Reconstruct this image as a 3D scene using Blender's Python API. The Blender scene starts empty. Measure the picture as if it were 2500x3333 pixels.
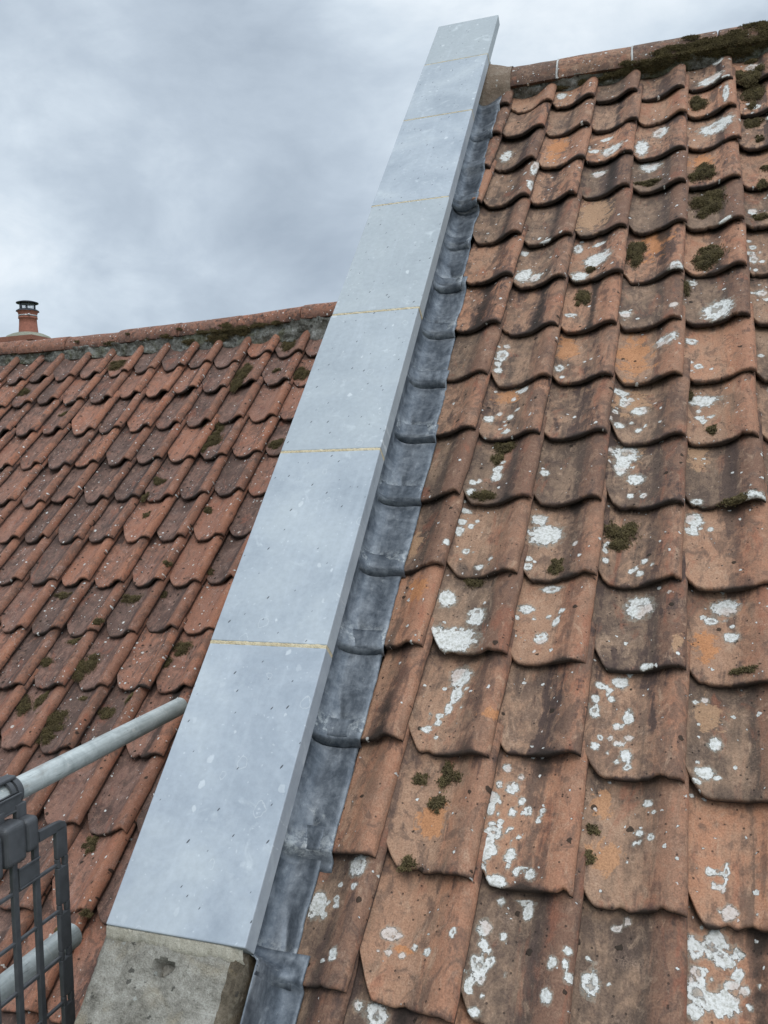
import bpy, math, random
import numpy as np
from mathutils import Matrix, Vector

# ---------------------------------------------------------------- camera, world, sun, exposure
scene = bpy.context.scene
COL = scene.collection
cam_data = bpy.data.cameras.new('camera')
cam_data.lens = 29.25
cam_data.sensor_width = 36.0
cam_data.clip_start = 0.05
cam_data.clip_end = 3000
camera = bpy.data.objects.new('camera', cam_data)
COL.objects.link(camera)
CAM = np.array((0.9258985, -4.1251308, -1.8317425))
RC = np.array([[0.94902542, 0.00908823, 0.31506849], [0.31411636, 0.05552859, -0.94775919], [-0.02610876, 0.99841574, 0.04984328]])
camera.matrix_world = Matrix([list(RC[i]) + [CAM[i]] for i in range(3)] + [[0, 0, 0, 1]])
scene.camera = camera

SUN_EL, SUN_AZ = math.radians(52), math.radians(155)      # azimuth clockwise from +Y: behind and to the right of the camera
sun_data = bpy.data.lights.new('sun', 'SUN')
sun_data.energy = 0.9
sun_data.angle = math.radians(24)
sun_data.color = (1.0, 0.965, 0.92)
sun = bpy.data.objects.new('sun', sun_data)
COL.objects.link(sun)
sdir = Vector((math.sin(SUN_AZ) * math.cos(SUN_EL), math.cos(SUN_AZ) * math.cos(SUN_EL), math.sin(SUN_EL)))
sun.rotation_euler = (-sdir).to_track_quat('-Z', 'Y').to_euler()
scene.view_settings.view_transform = 'Standard'
scene.view_settings.look = 'None'
scene.view_settings.gamma = 1.0
scene.view_settings.exposure = 0.24


class NT:
    """small helper round a node tree"""
    def __init__(self, tree):
        self.t = tree; self.nodes = tree.nodes; self.links = tree.links
    def put(self, sock, val):
        if val is None: return
        if isinstance(val, bpy.types.NodeSocket): self.links.new(val, sock)
        else:
            if hasattr(sock.default_value, '__len__') and not hasattr(val, '__len__'): val = [val] * len(sock.default_value)
            if hasattr(val, '__len__') and len(sock.default_value) == 4 and len(val) == 3: val = list(val) + [1]
            sock.default_value = val
    def new(self, kind, **props):
        n = self.nodes.new(kind)
        for k, v in props.items(): setattr(n, k, v)
        return n
    def math(self, op, a, b=None, c=None, clamp=False):
        n = self.new('ShaderNodeMath', operation=op, use_clamp=clamp)
        self.put(n.inputs[0], a); self.put(n.inputs[1], b); self.put(n.inputs[2], c)
        return n.outputs[0]
    def vmath(self, op, a, b=None):
        n = self.new('ShaderNodeVectorMath', operation=op)
        self.put(n.inputs[0], a); self.put(n.inputs[1], b)
        return n.outputs['Value'] if op in ('DOT_PRODUCT', 'LENGTH') else n.outputs[0]
    def mapping(self, vec, scale=(1, 1, 1), loc=(0, 0, 0), rot=(0, 0, 0)):
        n = self.new('ShaderNodeMapping')
        self.put(n.inputs['Vector'], vec); self.put(n.inputs['Scale'], scale); self.put(n.inputs['Location'], loc); self.put(n.inputs['Rotation'], rot)
        return n.outputs[0]
    def noise(self, vec, scale, detail=4.0, rough=0.55, dist=0.0, out='Fac'):
        n = self.new('ShaderNodeTexNoise')
        self.put(n.inputs['Vector'], vec); self.put(n.inputs['Scale'], scale); self.put(n.inputs['Detail'], detail)
        self.put(n.inputs['Roughness'], rough); self.put(n.inputs['Distortion'], dist)
        return n.outputs[out]
    def voronoi(self, vec, scale, rand=1.0, feature='F1', dims='3D'):
        n = self.new('ShaderNodeTexVoronoi', feature=feature, voronoi_dimensions=dims)
        self.put(n.inputs['Vector'], vec); self.put(n.inputs['Scale'], scale); self.put(n.inputs['Randomness'], rand)
        return n.outputs['Distance'], n.outputs['Color'] if 'Color' in n.outputs else None
    def step(self, x, a, b, lo=0.0, hi=1.0):
        n = self.new('ShaderNodeMapRange', interpolation_type='SMOOTHSTEP')
        self.put(n.inputs[0], x); self.put(n.inputs[1], a); self.put(n.inputs[2], b); self.put(n.inputs[3], lo); self.put(n.inputs[4], hi)
        return n.outputs[0]
    def mix(self, fac, a, b, blend='MIX'):
        n = self.new('ShaderNodeMix', data_type='RGBA', blend_type=blend)
        self.put(n.inputs[0], fac); self.put(n.inputs[6], a); self.put(n.inputs[7], b)
        return n.outputs[2]
    def ramp(self, fac, stops):
        n = self.new('ShaderNodeValToRGB'); e = n.color_ramp.elements
        while len(e) < len(stops): e.new(0.5)
        for i, (p, c) in enumerate(stops):
            e[i].position = p; e[i].color = (c[0], c[1], c[2], 1)
        self.put(n.inputs[0], fac)
        return n.outputs[0]
    def sep(self, col):
        n = self.new('ShaderNodeSeparateColor'); self.put(n.inputs[0], col)
        return n.outputs[0], n.outputs[1], n.outputs[2]
    def bump(self, h, strength, dist, normal=None):
        n = self.new('ShaderNodeBump')
        self.put(n.inputs['Height'], h); n.inputs['Strength'].default_value = strength; n.inputs['Distance'].default_value = dist
        if normal is not None: self.put(n.inputs['Normal'], normal)
        return n.outputs[0]


# overcast sky: a thin share of Nishita blue under a layered cloud deck, brighter towards the zenith as overcast skies are
world = bpy.data.worlds.new('World')
scene.world = world
world.use_nodes = True
wt = NT(world.node_tree)
wt.nodes.clear()
wout = wt.new('ShaderNodeOutputWorld')
gen = wt.new('ShaderNodeTexCoord').outputs['Generated']
nish = wt.new('ShaderNodeTexSky', sky_type='NISHITA', sun_disc=False)
nish.sun_elevation = SUN_EL
nish.sun_rotation = SUN_AZ
bg_sky = wt.new('ShaderNodeBackground'); wt.put(bg_sky.inputs[0], nish.outputs[0]); bg_sky.inputs[1].default_value = 0.08
sx = wt.new('ShaderNodeSeparateXYZ'); wt.put(sx.inputs[0], gen)
wvec = wt.mapping(gen, (1.0, 1.0, 1.8), (0.4, 0.1, 0.3), (0.35, -0.3, 0))
cl_big = wt.noise(wvec, 2.6, 8, 0.52, 0.55)
cl_mid = wt.noise(wvec, 6.5, 7, 0.6, 0.4)
def lobe(d, lo, hi):
    L = np.array(d) / np.linalg.norm(d)
    return wt.step(wt.vmath('DOT_PRODUCT', gen, tuple(L)), math.cos(math.radians(lo)), math.cos(math.radians(hi)))
dens = wt.math('ADD', wt.math('MULTIPLY', cl_big, 0.95), wt.math('MULTIPLY', cl_mid, 0.50))
dens = wt.math('SUBTRACT', dens, 0.155)
dens = wt.math('ADD', dens, wt.math('MULTIPLY', lobe((-0.375, 0.881, 0.285), 20, 1), -0.17))     # the dark bank low in the middle
dens = wt.math('ADD', dens, wt.math('MULTIPLY', lobe((-0.60, 0.735, 0.30), 13, 2), 0.12))       # bright break at the left
dens = wt.math('ADD', dens, wt.math('MULTIPLY', lobe((-0.12, 0.90, 0.46), 16, 2), 0.15))        # bright towards the peak
dens = wt.math('ADD', dens, wt.math('MULTIPLY', lobe((-0.50, 0.78, 0.43), 15, 2), -0.09))
clouds = wt.ramp(dens, [(0.24, (0.345, 0.410, 0.490)), (0.46, (0.465, 0.540, 0.625)), (0.61, (0.590, 0.670, 0.750)), (0.77, (0.745, 0.81, 0.868))])
zen = wt.step(sx.outputs[2], 0.45, 1.0, 1.0, 2.3)
zen = wt.math('ADD', zen, wt.math('MULTIPLY', lobe((0.85, -0.25, 0.45), 65, 10), 0.8))           # the cloud is thinner on the right, outside the picture
cl_b = wt.vmath('SCALE', clouds); wt.put(cl_b.node.inputs['Scale'], zen)
bg_cl = wt.new('ShaderNodeBackground'); wt.put(bg_cl.inputs[0], cl_b); bg_cl.inputs[1].default_value = 1.0
wm = wt.new('ShaderNodeMixShader'); wm.inputs[0].default_value = 0.93
wt.links.new(bg_sky.outputs[0], wm.inputs[1]); wt.links.new(bg_cl.outputs[0], wm.inputs[2])
wt.links.new(wm.outputs[0], wout.inputs[0])

random.seed(7)
rng = np.random.default_rng(11)

# ---------------------------------------------------------------- helpers
def link(o, parent=None):
    COL.objects.link(o)
    if parent is not None: o.parent = parent
    return o

def tag(o, label=None, cat=None, group=None, kind=None):
    if label: o['label'] = label
    if cat: o['category'] = cat
    if group: o['group'] = group
    if kind: o['kind'] = kind
    return o

def mesh_obj(name, V, F, mat, parent=None, smooth=True, mats=None, midx=None):
    me = bpy.data.meshes.new(name)
    V = np.asarray(V, float)
    if isinstance(F, np.ndarray) and F.ndim == 2:
        n, k = F.shape
        me.vertices.add(len(V)); me.vertices.foreach_set('co', V.ravel())
        me.loops.add(n * k); me.loops.foreach_set('vertex_index', F.ravel().astype(np.int32))
        me.polygons.add(n); me.polygons.foreach_set('loop_start', np.arange(0, n * k, k, dtype=np.int32))
        try: me.polygons.foreach_set('loop_total', np.full(n, k, dtype=np.int32))
        except Exception: pass
        me.update(calc_edges=True)
    else:
        me.from_pydata([tuple(p) for p in V], [], [tuple(int(i) for i in f) for f in F])
    me.validate()
    if smooth: me.polygons.foreach_set('use_smooth', np.ones(len(me.polygons), dtype=bool))
    for m in (mats or [mat]): me.materials.append(m)
    if midx is not None: me.polygons.foreach_set('material_index', np.asarray(midx, dtype=np.int32))
    me.update()
    o = bpy.data.objects.new(name, me)
    return link(o, parent)

def empty(name, loc):
    o = bpy.data.objects.new(name, None); o.location = loc; o.empty_display_size = 0.1
    return link(o)

def sharp(o, deg=35):
    try: o.data.set_sharp_from_angle(angle=math.radians(deg))
    except Exception: pass
    return o

def bevel(o, w, seg=2):
    m = o.modifiers.new('bevel', 'BEVEL'); m.width = w; m.segments = seg; m.limit_method = 'ANGLE'; m.angle_limit = math.radians(40)
    m.harden_normals = False
    return o

class MB:
    """collects boxes, tubes and lathes into one mesh"""
    def __init__(self): self.V = []; self.F = []
    def add(self, V, F):
        b = len(self.V); self.V += [tuple(p) for p in V]; self.F += [tuple(i + b for i in f) for f in F]
    def hexa(self, P):
        # P: 8 corners, bottom four then top four
        self.add(P, [(3, 2, 1, 0), (4, 5, 6, 7), (0, 1, 5, 4), (1, 2, 6, 5), (2, 3, 7, 6), (3, 0, 4, 7)])
    def box(self, x0, x1, y0, y1, z0, z1):
        self.hexa([(x0, y0, z0), (x1, y0, z0), (x1, y1, z0), (x0, y1, z0), (x0, y0, z1), (x1, y0, z1), (x1, y1, z1), (x0, y1, z1)])
    def tube(self, a, b, r0, r1=None, seg=32, cap=True, wall=None):
        a = Vector(a); b = Vector(b); r1 = r0 if r1 is None else r1
        d = (b - a).normalized(); p = d.orthogonal().normalized(); q = d.cross(p)
        V = []
        rings = [(a, r0), (b, r1)]
        if wall: rings = [(a, r0 - wall), (a, r0), (b, r1), (b, r1 - wall), (b - d * 0.25, r1 - wall)]
        for c, r in rings:
            for i in range(seg):
                t = 2 * math.pi * i / seg
                V.append(c + p * (r * math.cos(t)) + q * (r * math.sin(t)))
        F = []
        for k in range(len(rings) - 1):
            for i in range(seg):
                j = (i + 1) % seg
                F.append((k * seg + i, k * seg + j, (k + 1) * seg + j, (k + 1) * seg + i))
        if cap:
            F.append(tuple(range(seg))[::-1]); F.append(tuple((len(rings) - 1) * seg + i for i in range(seg)))
        self.add(V, F)
    def lathe(self, c, prof, seg=40, jitter=0.0):
        V = []
        for r, z in prof:
            for i in range(seg):
                t = 2 * math.pi * i / seg
                rr = r * (1 + (random.uniform(-jitter, jitter) if jitter else 0))
                V.append((c[0] + rr * math.cos(t), c[1] + rr * math.sin(t), c[2] + z))
        F = []
        for k in range(len(prof) - 1):
            for i in range(seg):
                j = (i + 1) % seg
                F.append((k * seg + i, k * seg + j, (k + 1) * seg + j, (k + 1) * seg + i))
        self.add(V, F)
    def build(self, name, mat, parent=None, smooth=False):
        return mesh_obj(name, self.V, self.F, mat, parent, smooth)

def vnoise(P, scale, seed=0):
    """cheap smooth value noise on Nx3 points, -1..1"""
    P = np.asarray(P, float) * scale + seed * 17.31
    i = np.floor(P).astype(np.int64); f = P - i; f = f * f * (3 - 2 * f)
    def h(ix, iy, iz):
        n = (ix * 374761393 + iy * 668265263 + iz * 2147483647 + seed * 1274126177) & 0xFFFFFFFF
        n = ((n ^ (n >> 13)) * 1274126177) & 0xFFFFFFFF
        return ((n ^ (n >> 16)) & 0xFFFF) / 32767.5 - 1
    r = 0
    for dx in (0, 1):
        for dy in (0, 1):
            for dz in (0, 1):
                w = (f[:, 0] if dx else 1 - f[:, 0]) * (f[:, 1] if dy else 1 - f[:, 1]) * (f[:, 2] if dz else 1 - f[:, 2])
                r = r + w * h(i[:, 0] + dx, i[:, 1] + dy, i[:, 2] + dz)
    return r

def fbm(P, scale, oct=4, seed=0, rough=0.5):
    r = 0; a = 1.0; s = scale
    for k in range(oct):
        r = r + a * vnoise(P, s, seed + k * 3); a *= rough; s *= 2.03
    return r

def grid_faces(nx, ny, off=0, flip=False):
    a = (np.arange(nx - 1)[None, :] + np.arange(ny - 1)[:, None] * nx).ravel() + off
    F = np.stack([a, a + 1, a + 1 + nx, a + nx], 1)
    return F[:, ::-1] if flip else F

# ---------------------------------------------------------------- roof planes (u along the ridge, v down the slope, n out of the roof)
VR = np.array((0, -0.67939446, -0.73377324)); NR = np.array((0, -0.73377324, 0.67939446))
VL = np.array((0, -0.74447191, -0.66765378)); NL = np.array((0, -0.66765378, 0.74447191))
OL = np.array((-1.09290179, 0.75419414, -0.93518498))
UX = np.array((1.0, 0, 0))
def sag_r(v): return 0.0414 * ((v - 2.0) / 2.0) ** 2
def sag_l(v): return 0.0422 * ((np.minimum(v, 3.6) - 1.6) / 1.6) ** 2 + np.maximum(v - 3.6, 0) * 0.066
def PR(u, v, n=0.0, sag=True):
    u, v, n = np.broadcast_arrays(np.asarray(u, float), np.asarray(v, float), np.asarray(n, float))
    if sag: n = n + sag_r(v)
    return u[..., None] * UX + v[..., None] * VR + n[..., None] * NR
def PL(u, v, n=0.0, sag=True):
    u, v, n = np.broadcast_arrays(np.asarray(u, float), np.asarray(v, float), np.asarray(n, float))
    if sag: n = n + sag_l(v)
    return OL + u[..., None] * UX + v[..., None] * VL + n[..., None] * NL

def to_px(P):
    d = (np.asarray(P) - CAM) @ RC
    return 1250 + 2708.1 * d[..., 0] / -d[..., 2], 1666.5 - 2708.1 * d[..., 1] / -d[..., 2]

LICHEN=[(0.345,0.056,0.021,0.032),(0.508,0.158,0.02,0.032),(1.148,0.272,0.042,0.036),(1.187,0.111,0.019,0.031),(1.2,0.438,0.011,0.075),(1.159,0.64,0.056,0.053),(0.942,0.612,0.027,0.04),(0.75,0.721,0.037,0.036),(0.679,0.693,0.024,0.015),(0.869,0.727,0.023,0.062),(0.728,0.596,0.024,0.015),(0.29,0.606,0.021,0.049),(0.699,0.849,0.026,0.024),(0.901,0.841,0.035,0.043),(0.437,0.791,0.014,0.054),(0.444,0.942,0.019,0.035),(0.72,1.45,0.045,0.04),(0.437,1.34,0.016,0.018),(0.452,1.503,0.03,0.036),(0.497,1.524,0.021,0.025),(0.645,1.349,0.015,0.03),(0.659,1.544,0.029,0.025),(0.523,1.319,0.022,0.015),(0.721,1.342,0.021,0.012),(1.251,1.252,0.015,0.022),(1.155,1.333,0.019,0.014),(1.232,1.487,0.013,0.013),(1.236,1.528,0.014,0.023),(0.984,1.597,0.022,0.026),(1.031,1.63,0.018,0.015),(0.639,1.758,0.02,0.01),(0.819,1.791,0.019,0.018),(0.973,1.799,0.014,0.012),(1.107,1.811,0.041,0.047),(0.432,1.884,0.01,0.012),(0.422,1.938,0.018,0.03),(0.412,1.99,0.011,0.012),(0.416,2.026,0.013,0.014),(0.617,2.033,0.015,0.017),(0.95,1.949,0.031,0.025),(1.026,1.935,0.017,0.016),(1.042,2.069,0.013,0.013),(0.509,2.119,0.019,0.013),(0.412,2.257,0.015,0.015),(0.481,2.251,0.011,0.013),(0.474,2.322,0.012,0.01),(0.809,2.159,0.021,0.015),(0.867,2.241,0.023,0.018),(0.82,2.202,0.014,0.021),(0.809,2.316,0.015,0.012),(0.865,2.332,0.01,0.01),(1.05,2.204,0.044,0.022),(1.038,2.282,0.013,0.01),(1.05,2.302,0.009,0.01),(0.399,2.358,0.018,0.01),(0.466,2.468,0.015,0.013),(0.466,2.501,0.015,0.019),(0.4,2.532,0.01,0.011),(0.399,2.573,0.014,0.014),(0.605,2.492,0.012,0.013),(0.83,2.418,0.032,0.032),(0.819,2.472,0.019,0.036),(0.86,2.527,0.022,0.019),(0.846,2.595,0.009,0.01),(1.018,2.619,0.016,0.01),(0.605,2.66,0.019,0.019),(0.625,2.718,0.041,0.036),(0.587,2.814,0.011,0.009),(0.589,2.841,0.012,0.012),(0.886,2.818,0.009,0.009),(0.875,2.859,0.009,0.009),(0.787,2.785,0.007,0.007),(1.011,2.672,0.02,0.024),(1.004,2.711,0.017,0.016),(1.15,2.637,0.033,0.02),(0.386,2.631,0.017,0.009),(0.382,2.675,0.012,0.01),(0.411,2.688,0.009,0.01),(0.381,2.713,0.013,0.015),(0.411,2.784,0.01,0.011),(0.364,2.776,0.009,0.01),(0.458,2.843,0.013,0.008),(0.654,2.9,0.024,0.011),(0.384,2.948,0.022,0.026),(0.471,2.986,0.021,0.011),(0.595,2.971,0.018,0.014),(0.876,2.951,0.03,0.031),(1.073,2.942,0.028,0.023),(0.471,3.01,0.023,0.02),(0.423,3.078,0.057,0.037),(0.374,3.059,0.018,0.017),(0.641,3.061,0.016,0.017),(0.674,3.015,0.01,0.01),(1.04,2.984,0.015,0.01),(1.08,3.034,0.017,0.014),(0.446,3.171,0.026,0.027),(0.445,3.225,0.013,0.022),(0.434,3.264,0.01,0.015),(0.415,3.288,0.01,0.007),(0.391,3.331,0.012,0.009),(0.794,3.148,0.009,0.009),(0.831,3.166,0.017,0.015),(0.787,3.184,0.013,0.009),(0.806,3.189,0.008,0.006),(0.776,3.221,0.009,0.011),(0.777,3.256,0.01,0.017),(0.783,3.344,0.009,0.009),(0.813,3.321,0.006,0.005),(0.851,3.257,0.011,0.017),(0.85,3.357,0.012,0.016),(0.829,3.375,0.007,0.006),(0.89,3.152,0.006,0.005),(1.033,3.309,0.013,0.016),(1.012,3.381,0.016,0.013),(1.034,3.389,0.009,0.005),(0.997,3.209,0.007,0.006),(0.609,3.446,0.014,0.014),(0.649,3.494,0.009,0.011),(0.572,3.479,0.011,0.014),(0.568,3.505,0.008,0.015),(0.615,3.503,0.009,0.01),(0.593,3.528,0.007,0.007),(0.581,3.554,0.016,0.014),(0.578,3.584,0.015,0.013),(0.57,3.605,0.012,0.014),(0.621,3.598,0.012,0.014),(0.652,3.623,0.014,0.005),(0.669,3.634,0.01,0.011),(0.598,3.655,0.021,0.013),(0.882,3.517,0.008,0.008),(0.91,3.471,0.005,0.005),(1.042,3.653,0.014,0.013),(1.012,3.58,0.008,0.009),(1.027,3.578,0.006,0.007),(0.581,3.746,0.013,0.015),(0.585,3.778,0.01,0.011),(0.582,3.817,0.015,0.017),(0.569,3.85,0.009,0.011),(0.571,3.867,0.009,0.005),(0.586,3.898,0.011,0.008),(0.658,3.681,0.018,0.005),(0.664,3.698,0.01,0.015),(0.788,3.769,0.005,0.005),(0.634,3.822,0.005,0.005),(0.978,3.725,0.014,0.02),(1.019,3.703,0.02,0.014),(1.026,3.73,0.014,0.016),(1.041,3.735,0.01,0.01),(0.985,3.767,0.014,0.011),(0.98,3.798,0.018,0.02),(0.999,3.809,0.017,0.015),(1.03,3.805,0.019,0.022),(0.975,3.835,0.014,0.014),(1.039,3.774,0.012,0.008)]
BARE=[(0.803,3.46,0.024,0.032),(0.816,3.575,0.034,0.041),(0.963,3.075,0.013,0.028),(0.437,3.545,0.036,0.045),(1.019,3.059,0.035,0.044),(1.022,3.238,0.033,0.05),(0.43,3.804,0.023,0.008),(0.554,3.285,0.032,0.018),(0.851,1.989,0.056,0.121),(1.03,2.444,0.036,0.053),(0.63,1.931,0.045,0.07),(0.84,2.203,0.054,0.061),(0.83,2.418,0.045,0.055),(0.467,2.143,0.045,0.044),(0.26,2.76,0.027,0.05),(0.299,2.935,0.032,0.045),(0.516,0.611,0.05,0.113),(0.688,1.152,0.078,0.139),(0.925,1.337,0.056,0.128),(1.099,0.86,0.05,0.066)]
MOSSR=[(1.087,0.965,0.045,0.064),(1.104,1.167,0.071,0.089),(1.091,1.508,0.059,0.066),(0.849,1.437,0.036,0.083),(1.096,0.423,0.036,0.057),(1.303,0.277,0.053,0.078),(1.295,0.412,0.044,0.112),(1.307,0.622,0.033,0.053),(1.297,1.089,0.019,0.038),(0.669,1.653,0.032,0.052),(1.012,1.666,0.018,0.05),(0.892,0.99,0.052,0.02),(0.698,1.516,0.016,0.021),(0.469,2.372,0.039,0.025),(0.46,2.42,0.018,0.034),(0.439,2.587,0.034,0.027),(0.824,2.718,0.044,0.047),(0.662,2.836,0.024,0.027),(1.064,2.346,0.015,0.019),(1.103,2.633,0.039,0.016),(0.445,2.89,0.025,0.019),(1.013,2.176,0.012,0.03),(0.46,3.431,0.024,0.03),(0.445,3.503,0.016,0.021),(0.397,3.445,0.016,0.014),(0.408,3.644,0.018,0.016),(0.786,3.524,0.012,0.01),(0.784,3.583,0.008,0.014),(1.099,3.135,0.024,0.009)]
MOSSL=[(-1.37,0.221,0.076,0.061),(-0.382,0.388,0.065,0.092),(-0.401,0.511,0.051,0.09),(-0.163,0.135,0.059,0.068),(-0.003,0.461,0.061,0.08),(-0.17,0.391,0.032,0.022),(-0.396,0.883,0.073,0.066),(-0.354,0.989,0.078,0.072),(-0.386,1.073,0.03,0.055),(0.049,1.065,0.056,0.046),(-0.562,1.329,0.035,0.037),(-0.179,1.555,0.032,0.027),(-0.58,1.465,0.017,0.043),(-1.56,0.692,0.037,0.022),(-2.013,0.442,0.048,0.051),(-0.529,1.584,0.023,0.027),(-0.337,2.15,0.055,0.044),(-0.19,2.111,0.02,0.028),(0.01,1.981,0.024,0.023),(-0.733,2.126,0.048,0.029),(-0.524,2.404,0.049,0.015),(0.052,2.411,0.067,0.044),(0.021,2.492,0.018,0.033),(-0.374,2.554,0.056,0.075),(-0.594,2.532,0.039,0.034),(-0.586,2.733,0.051,0.062),(-0.5,2.708,0.032,0.054),(-0.37,2.818,0.075,0.067),(-0.367,2.897,0.043,0.037),(-0.203,1.973,0.02,0.023),(-0.4,2.329,0.02,0.021),(-0.313,2.695,0.027,0.011),(-0.065,2.695,0.022,0.026),(-0.141,2.755,0.047,0.034),(0.073,3.286,0.028,0.036),(0.231,3.542,0.016,0.017),(0.11,3.581,0.021,0.017)]
CORNR={(2,1):(0.479,0.261),(3,1):(0.665,0.277),(4,1):(0.848,0.287),(5,1):(1.043,0.332),(6,1):(1.234,0.321),(2,2):(0.457,0.476),(3,2):(0.655,0.517),(4,2):(0.855,0.54),(5,2):(1.047,0.543),(6,2):(1.236,0.547),(2,3):(0.44,0.736),(3,3):(0.647,0.783),(4,3):(0.836,0.79),(5,3):(1.036,0.819),(6,3):(1.239,0.799),(2,4):(0.438,1.015),(3,4):(0.628,1.043),(4,4):(0.824,1.041),(5,4):(1.03,1.051),(6,4):(1.222,1.067),(2,5):(0.426,1.269),(3,5):(0.625,1.316),(4,5):(0.82,1.304),(5,5):(1.027,1.317),(6,5):(1.217,1.336),(2,6):(0.421,1.533),(3,6):(0.615,1.578),(4,6):(0.813,1.577),(5,6):(1.009,1.61),(6,6):(1.207,1.605),(2,7):(0.406,1.807),(3,7):(0.605,1.842),(4,7):(0.796,1.857),(5,7):(0.996,1.868),(6,7):(1.199,1.874),(2,8):(0.392,2.063),(3,8):(0.6,2.105),(4,8):(0.791,2.112),(5,8):(0.994,2.13),(6,8):(1.201,2.139),(2,9):(0.385,2.325),(3,9):(0.585,2.353),(4,9):(0.782,2.36),(5,9):(0.997,2.39),(6,9):(1.186,2.401),(2,10):(0.373,2.597),(3,10):(0.582,2.616),(4,10):(0.774,2.62),(5,10):(0.986,2.643),(6,10):(1.184,2.636),(2,11):(0.367,2.861),(3,11):(0.569,2.875),(4,11):(0.772,2.882),(5,11):(0.974,2.896),(2,12):(0.351,3.11),(3,12):(0.568,3.119),(4,12):(0.756,3.138),(5,12):(0.979,3.141),(2,13):(0.348,3.369),(3,13):(0.556,3.391),(4,13):(0.757,3.371),(5,13):(0.969,3.411),(3,14):(0.555,3.656),(4,14):(0.757,3.666),(5,14):(0.968,3.675),(3,15):(0.556,3.91)}
CORNL={(-1,1):(-0.231,0.252),(-2,1):(-0.429,0.332),(-3,1):(-0.633,0.31),(-4,1):(-0.815,0.328),(-5,1):(-1.028,0.334),(-6,1):(-1.222,0.343),(-7,1):(-1.446,0.34),(-8,1):(-1.636,0.35),(-9,1):(-1.858,0.338),(-10,1):(-2.041,0.35),(0,2):(-0.022,0.541),(-1,2):(-0.242,0.529),(-2,2):(-0.426,0.573),(-3,2):(-0.633,0.563),(-4,2):(-0.825,0.582),(-5,2):(-1.027,0.573),(-6,2):(-1.223,0.602),(-7,2):(-1.429,0.603),(-8,2):(-1.645,0.585),(-9,2):(-1.835,0.607),(0,3):(-0.006,0.865),(-1,3):(-0.213,0.866),(-3,3):(-0.611,0.888),(-4,3):(-0.804,0.9),(-5,3):(-1.006,0.904),(-6,3):(-1.193,0.909),(-7,3):(-1.434,0.885),(-8,3):(-1.626,0.899),(-9,3):(-1.839,0.886),(0,4):(0.005,1.164),(-1,4):(-0.199,1.176),(-2,4):(-0.389,1.19),(-3,4):(-0.6,1.188),(-4,4):(-0.801,1.195),(-5,4):(-1.014,1.201),(-6,4):(-1.191,1.217),(-7,4):(-1.412,1.2),(-8,4):(-1.615,1.208),(0,5):(0.007,1.461),(-1,5):(-0.193,1.477),(-2,5):(-0.394,1.493),(-3,5):(-0.599,1.488),(-4,5):(-0.792,1.498),(-5,5):(-1.015,1.493),(-6,5):(-1.19,1.519),(-7,5):(-1.405,1.507),(0,6):(0.014,1.773),(-1,6):(-0.193,1.779),(-2,6):(-0.388,1.791),(-3,6):(-0.605,1.792),(-4,6):(-0.792,1.798),(-5,6):(-1.009,1.792),(-6,6):(-1.193,1.792),(1,7):(0.189,2.049),(0,7):(0.012,2.07),(-1,7):(-0.19,2.069),(-2,7):(-0.401,2.085),(-3,7):(-0.599,2.078),(-4,7):(-0.785,2.082),(-5,7):(-0.998,2.08),(1,8):(0.203,2.341),(0,8):(0.011,2.339),(-1,8):(-0.18,2.374),(-2,8):(-0.387,2.378),(-3,8):(-0.589,2.376),(-4,8):(-0.783,2.374),(1,9):(0.212,2.641),(0,9):(0.023,2.654),(-1,9):(-0.177,2.659),(-2,9):(-0.391,2.669),(-3,9):(-0.599,2.683),(1,10):(0.225,2.949),(0,10):(0.006,2.949),(1,11):(0.226,3.259),(0,11):(0.022,3.252),(1,12):(0.236,3.54)}
# ---------------------------------------------------------------- materials
def material(name):
    m = bpy.data.materials.new(name); m.use_nodes = True
    t = NT(m.node_tree); t.nodes.clear()
    out = t.new('ShaderNodeOutputMaterial'); p = t.new('ShaderNodeBsdfPrincipled')
    t.links.new(p.outputs[0], out.inputs[0])
    return m, t, p

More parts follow.
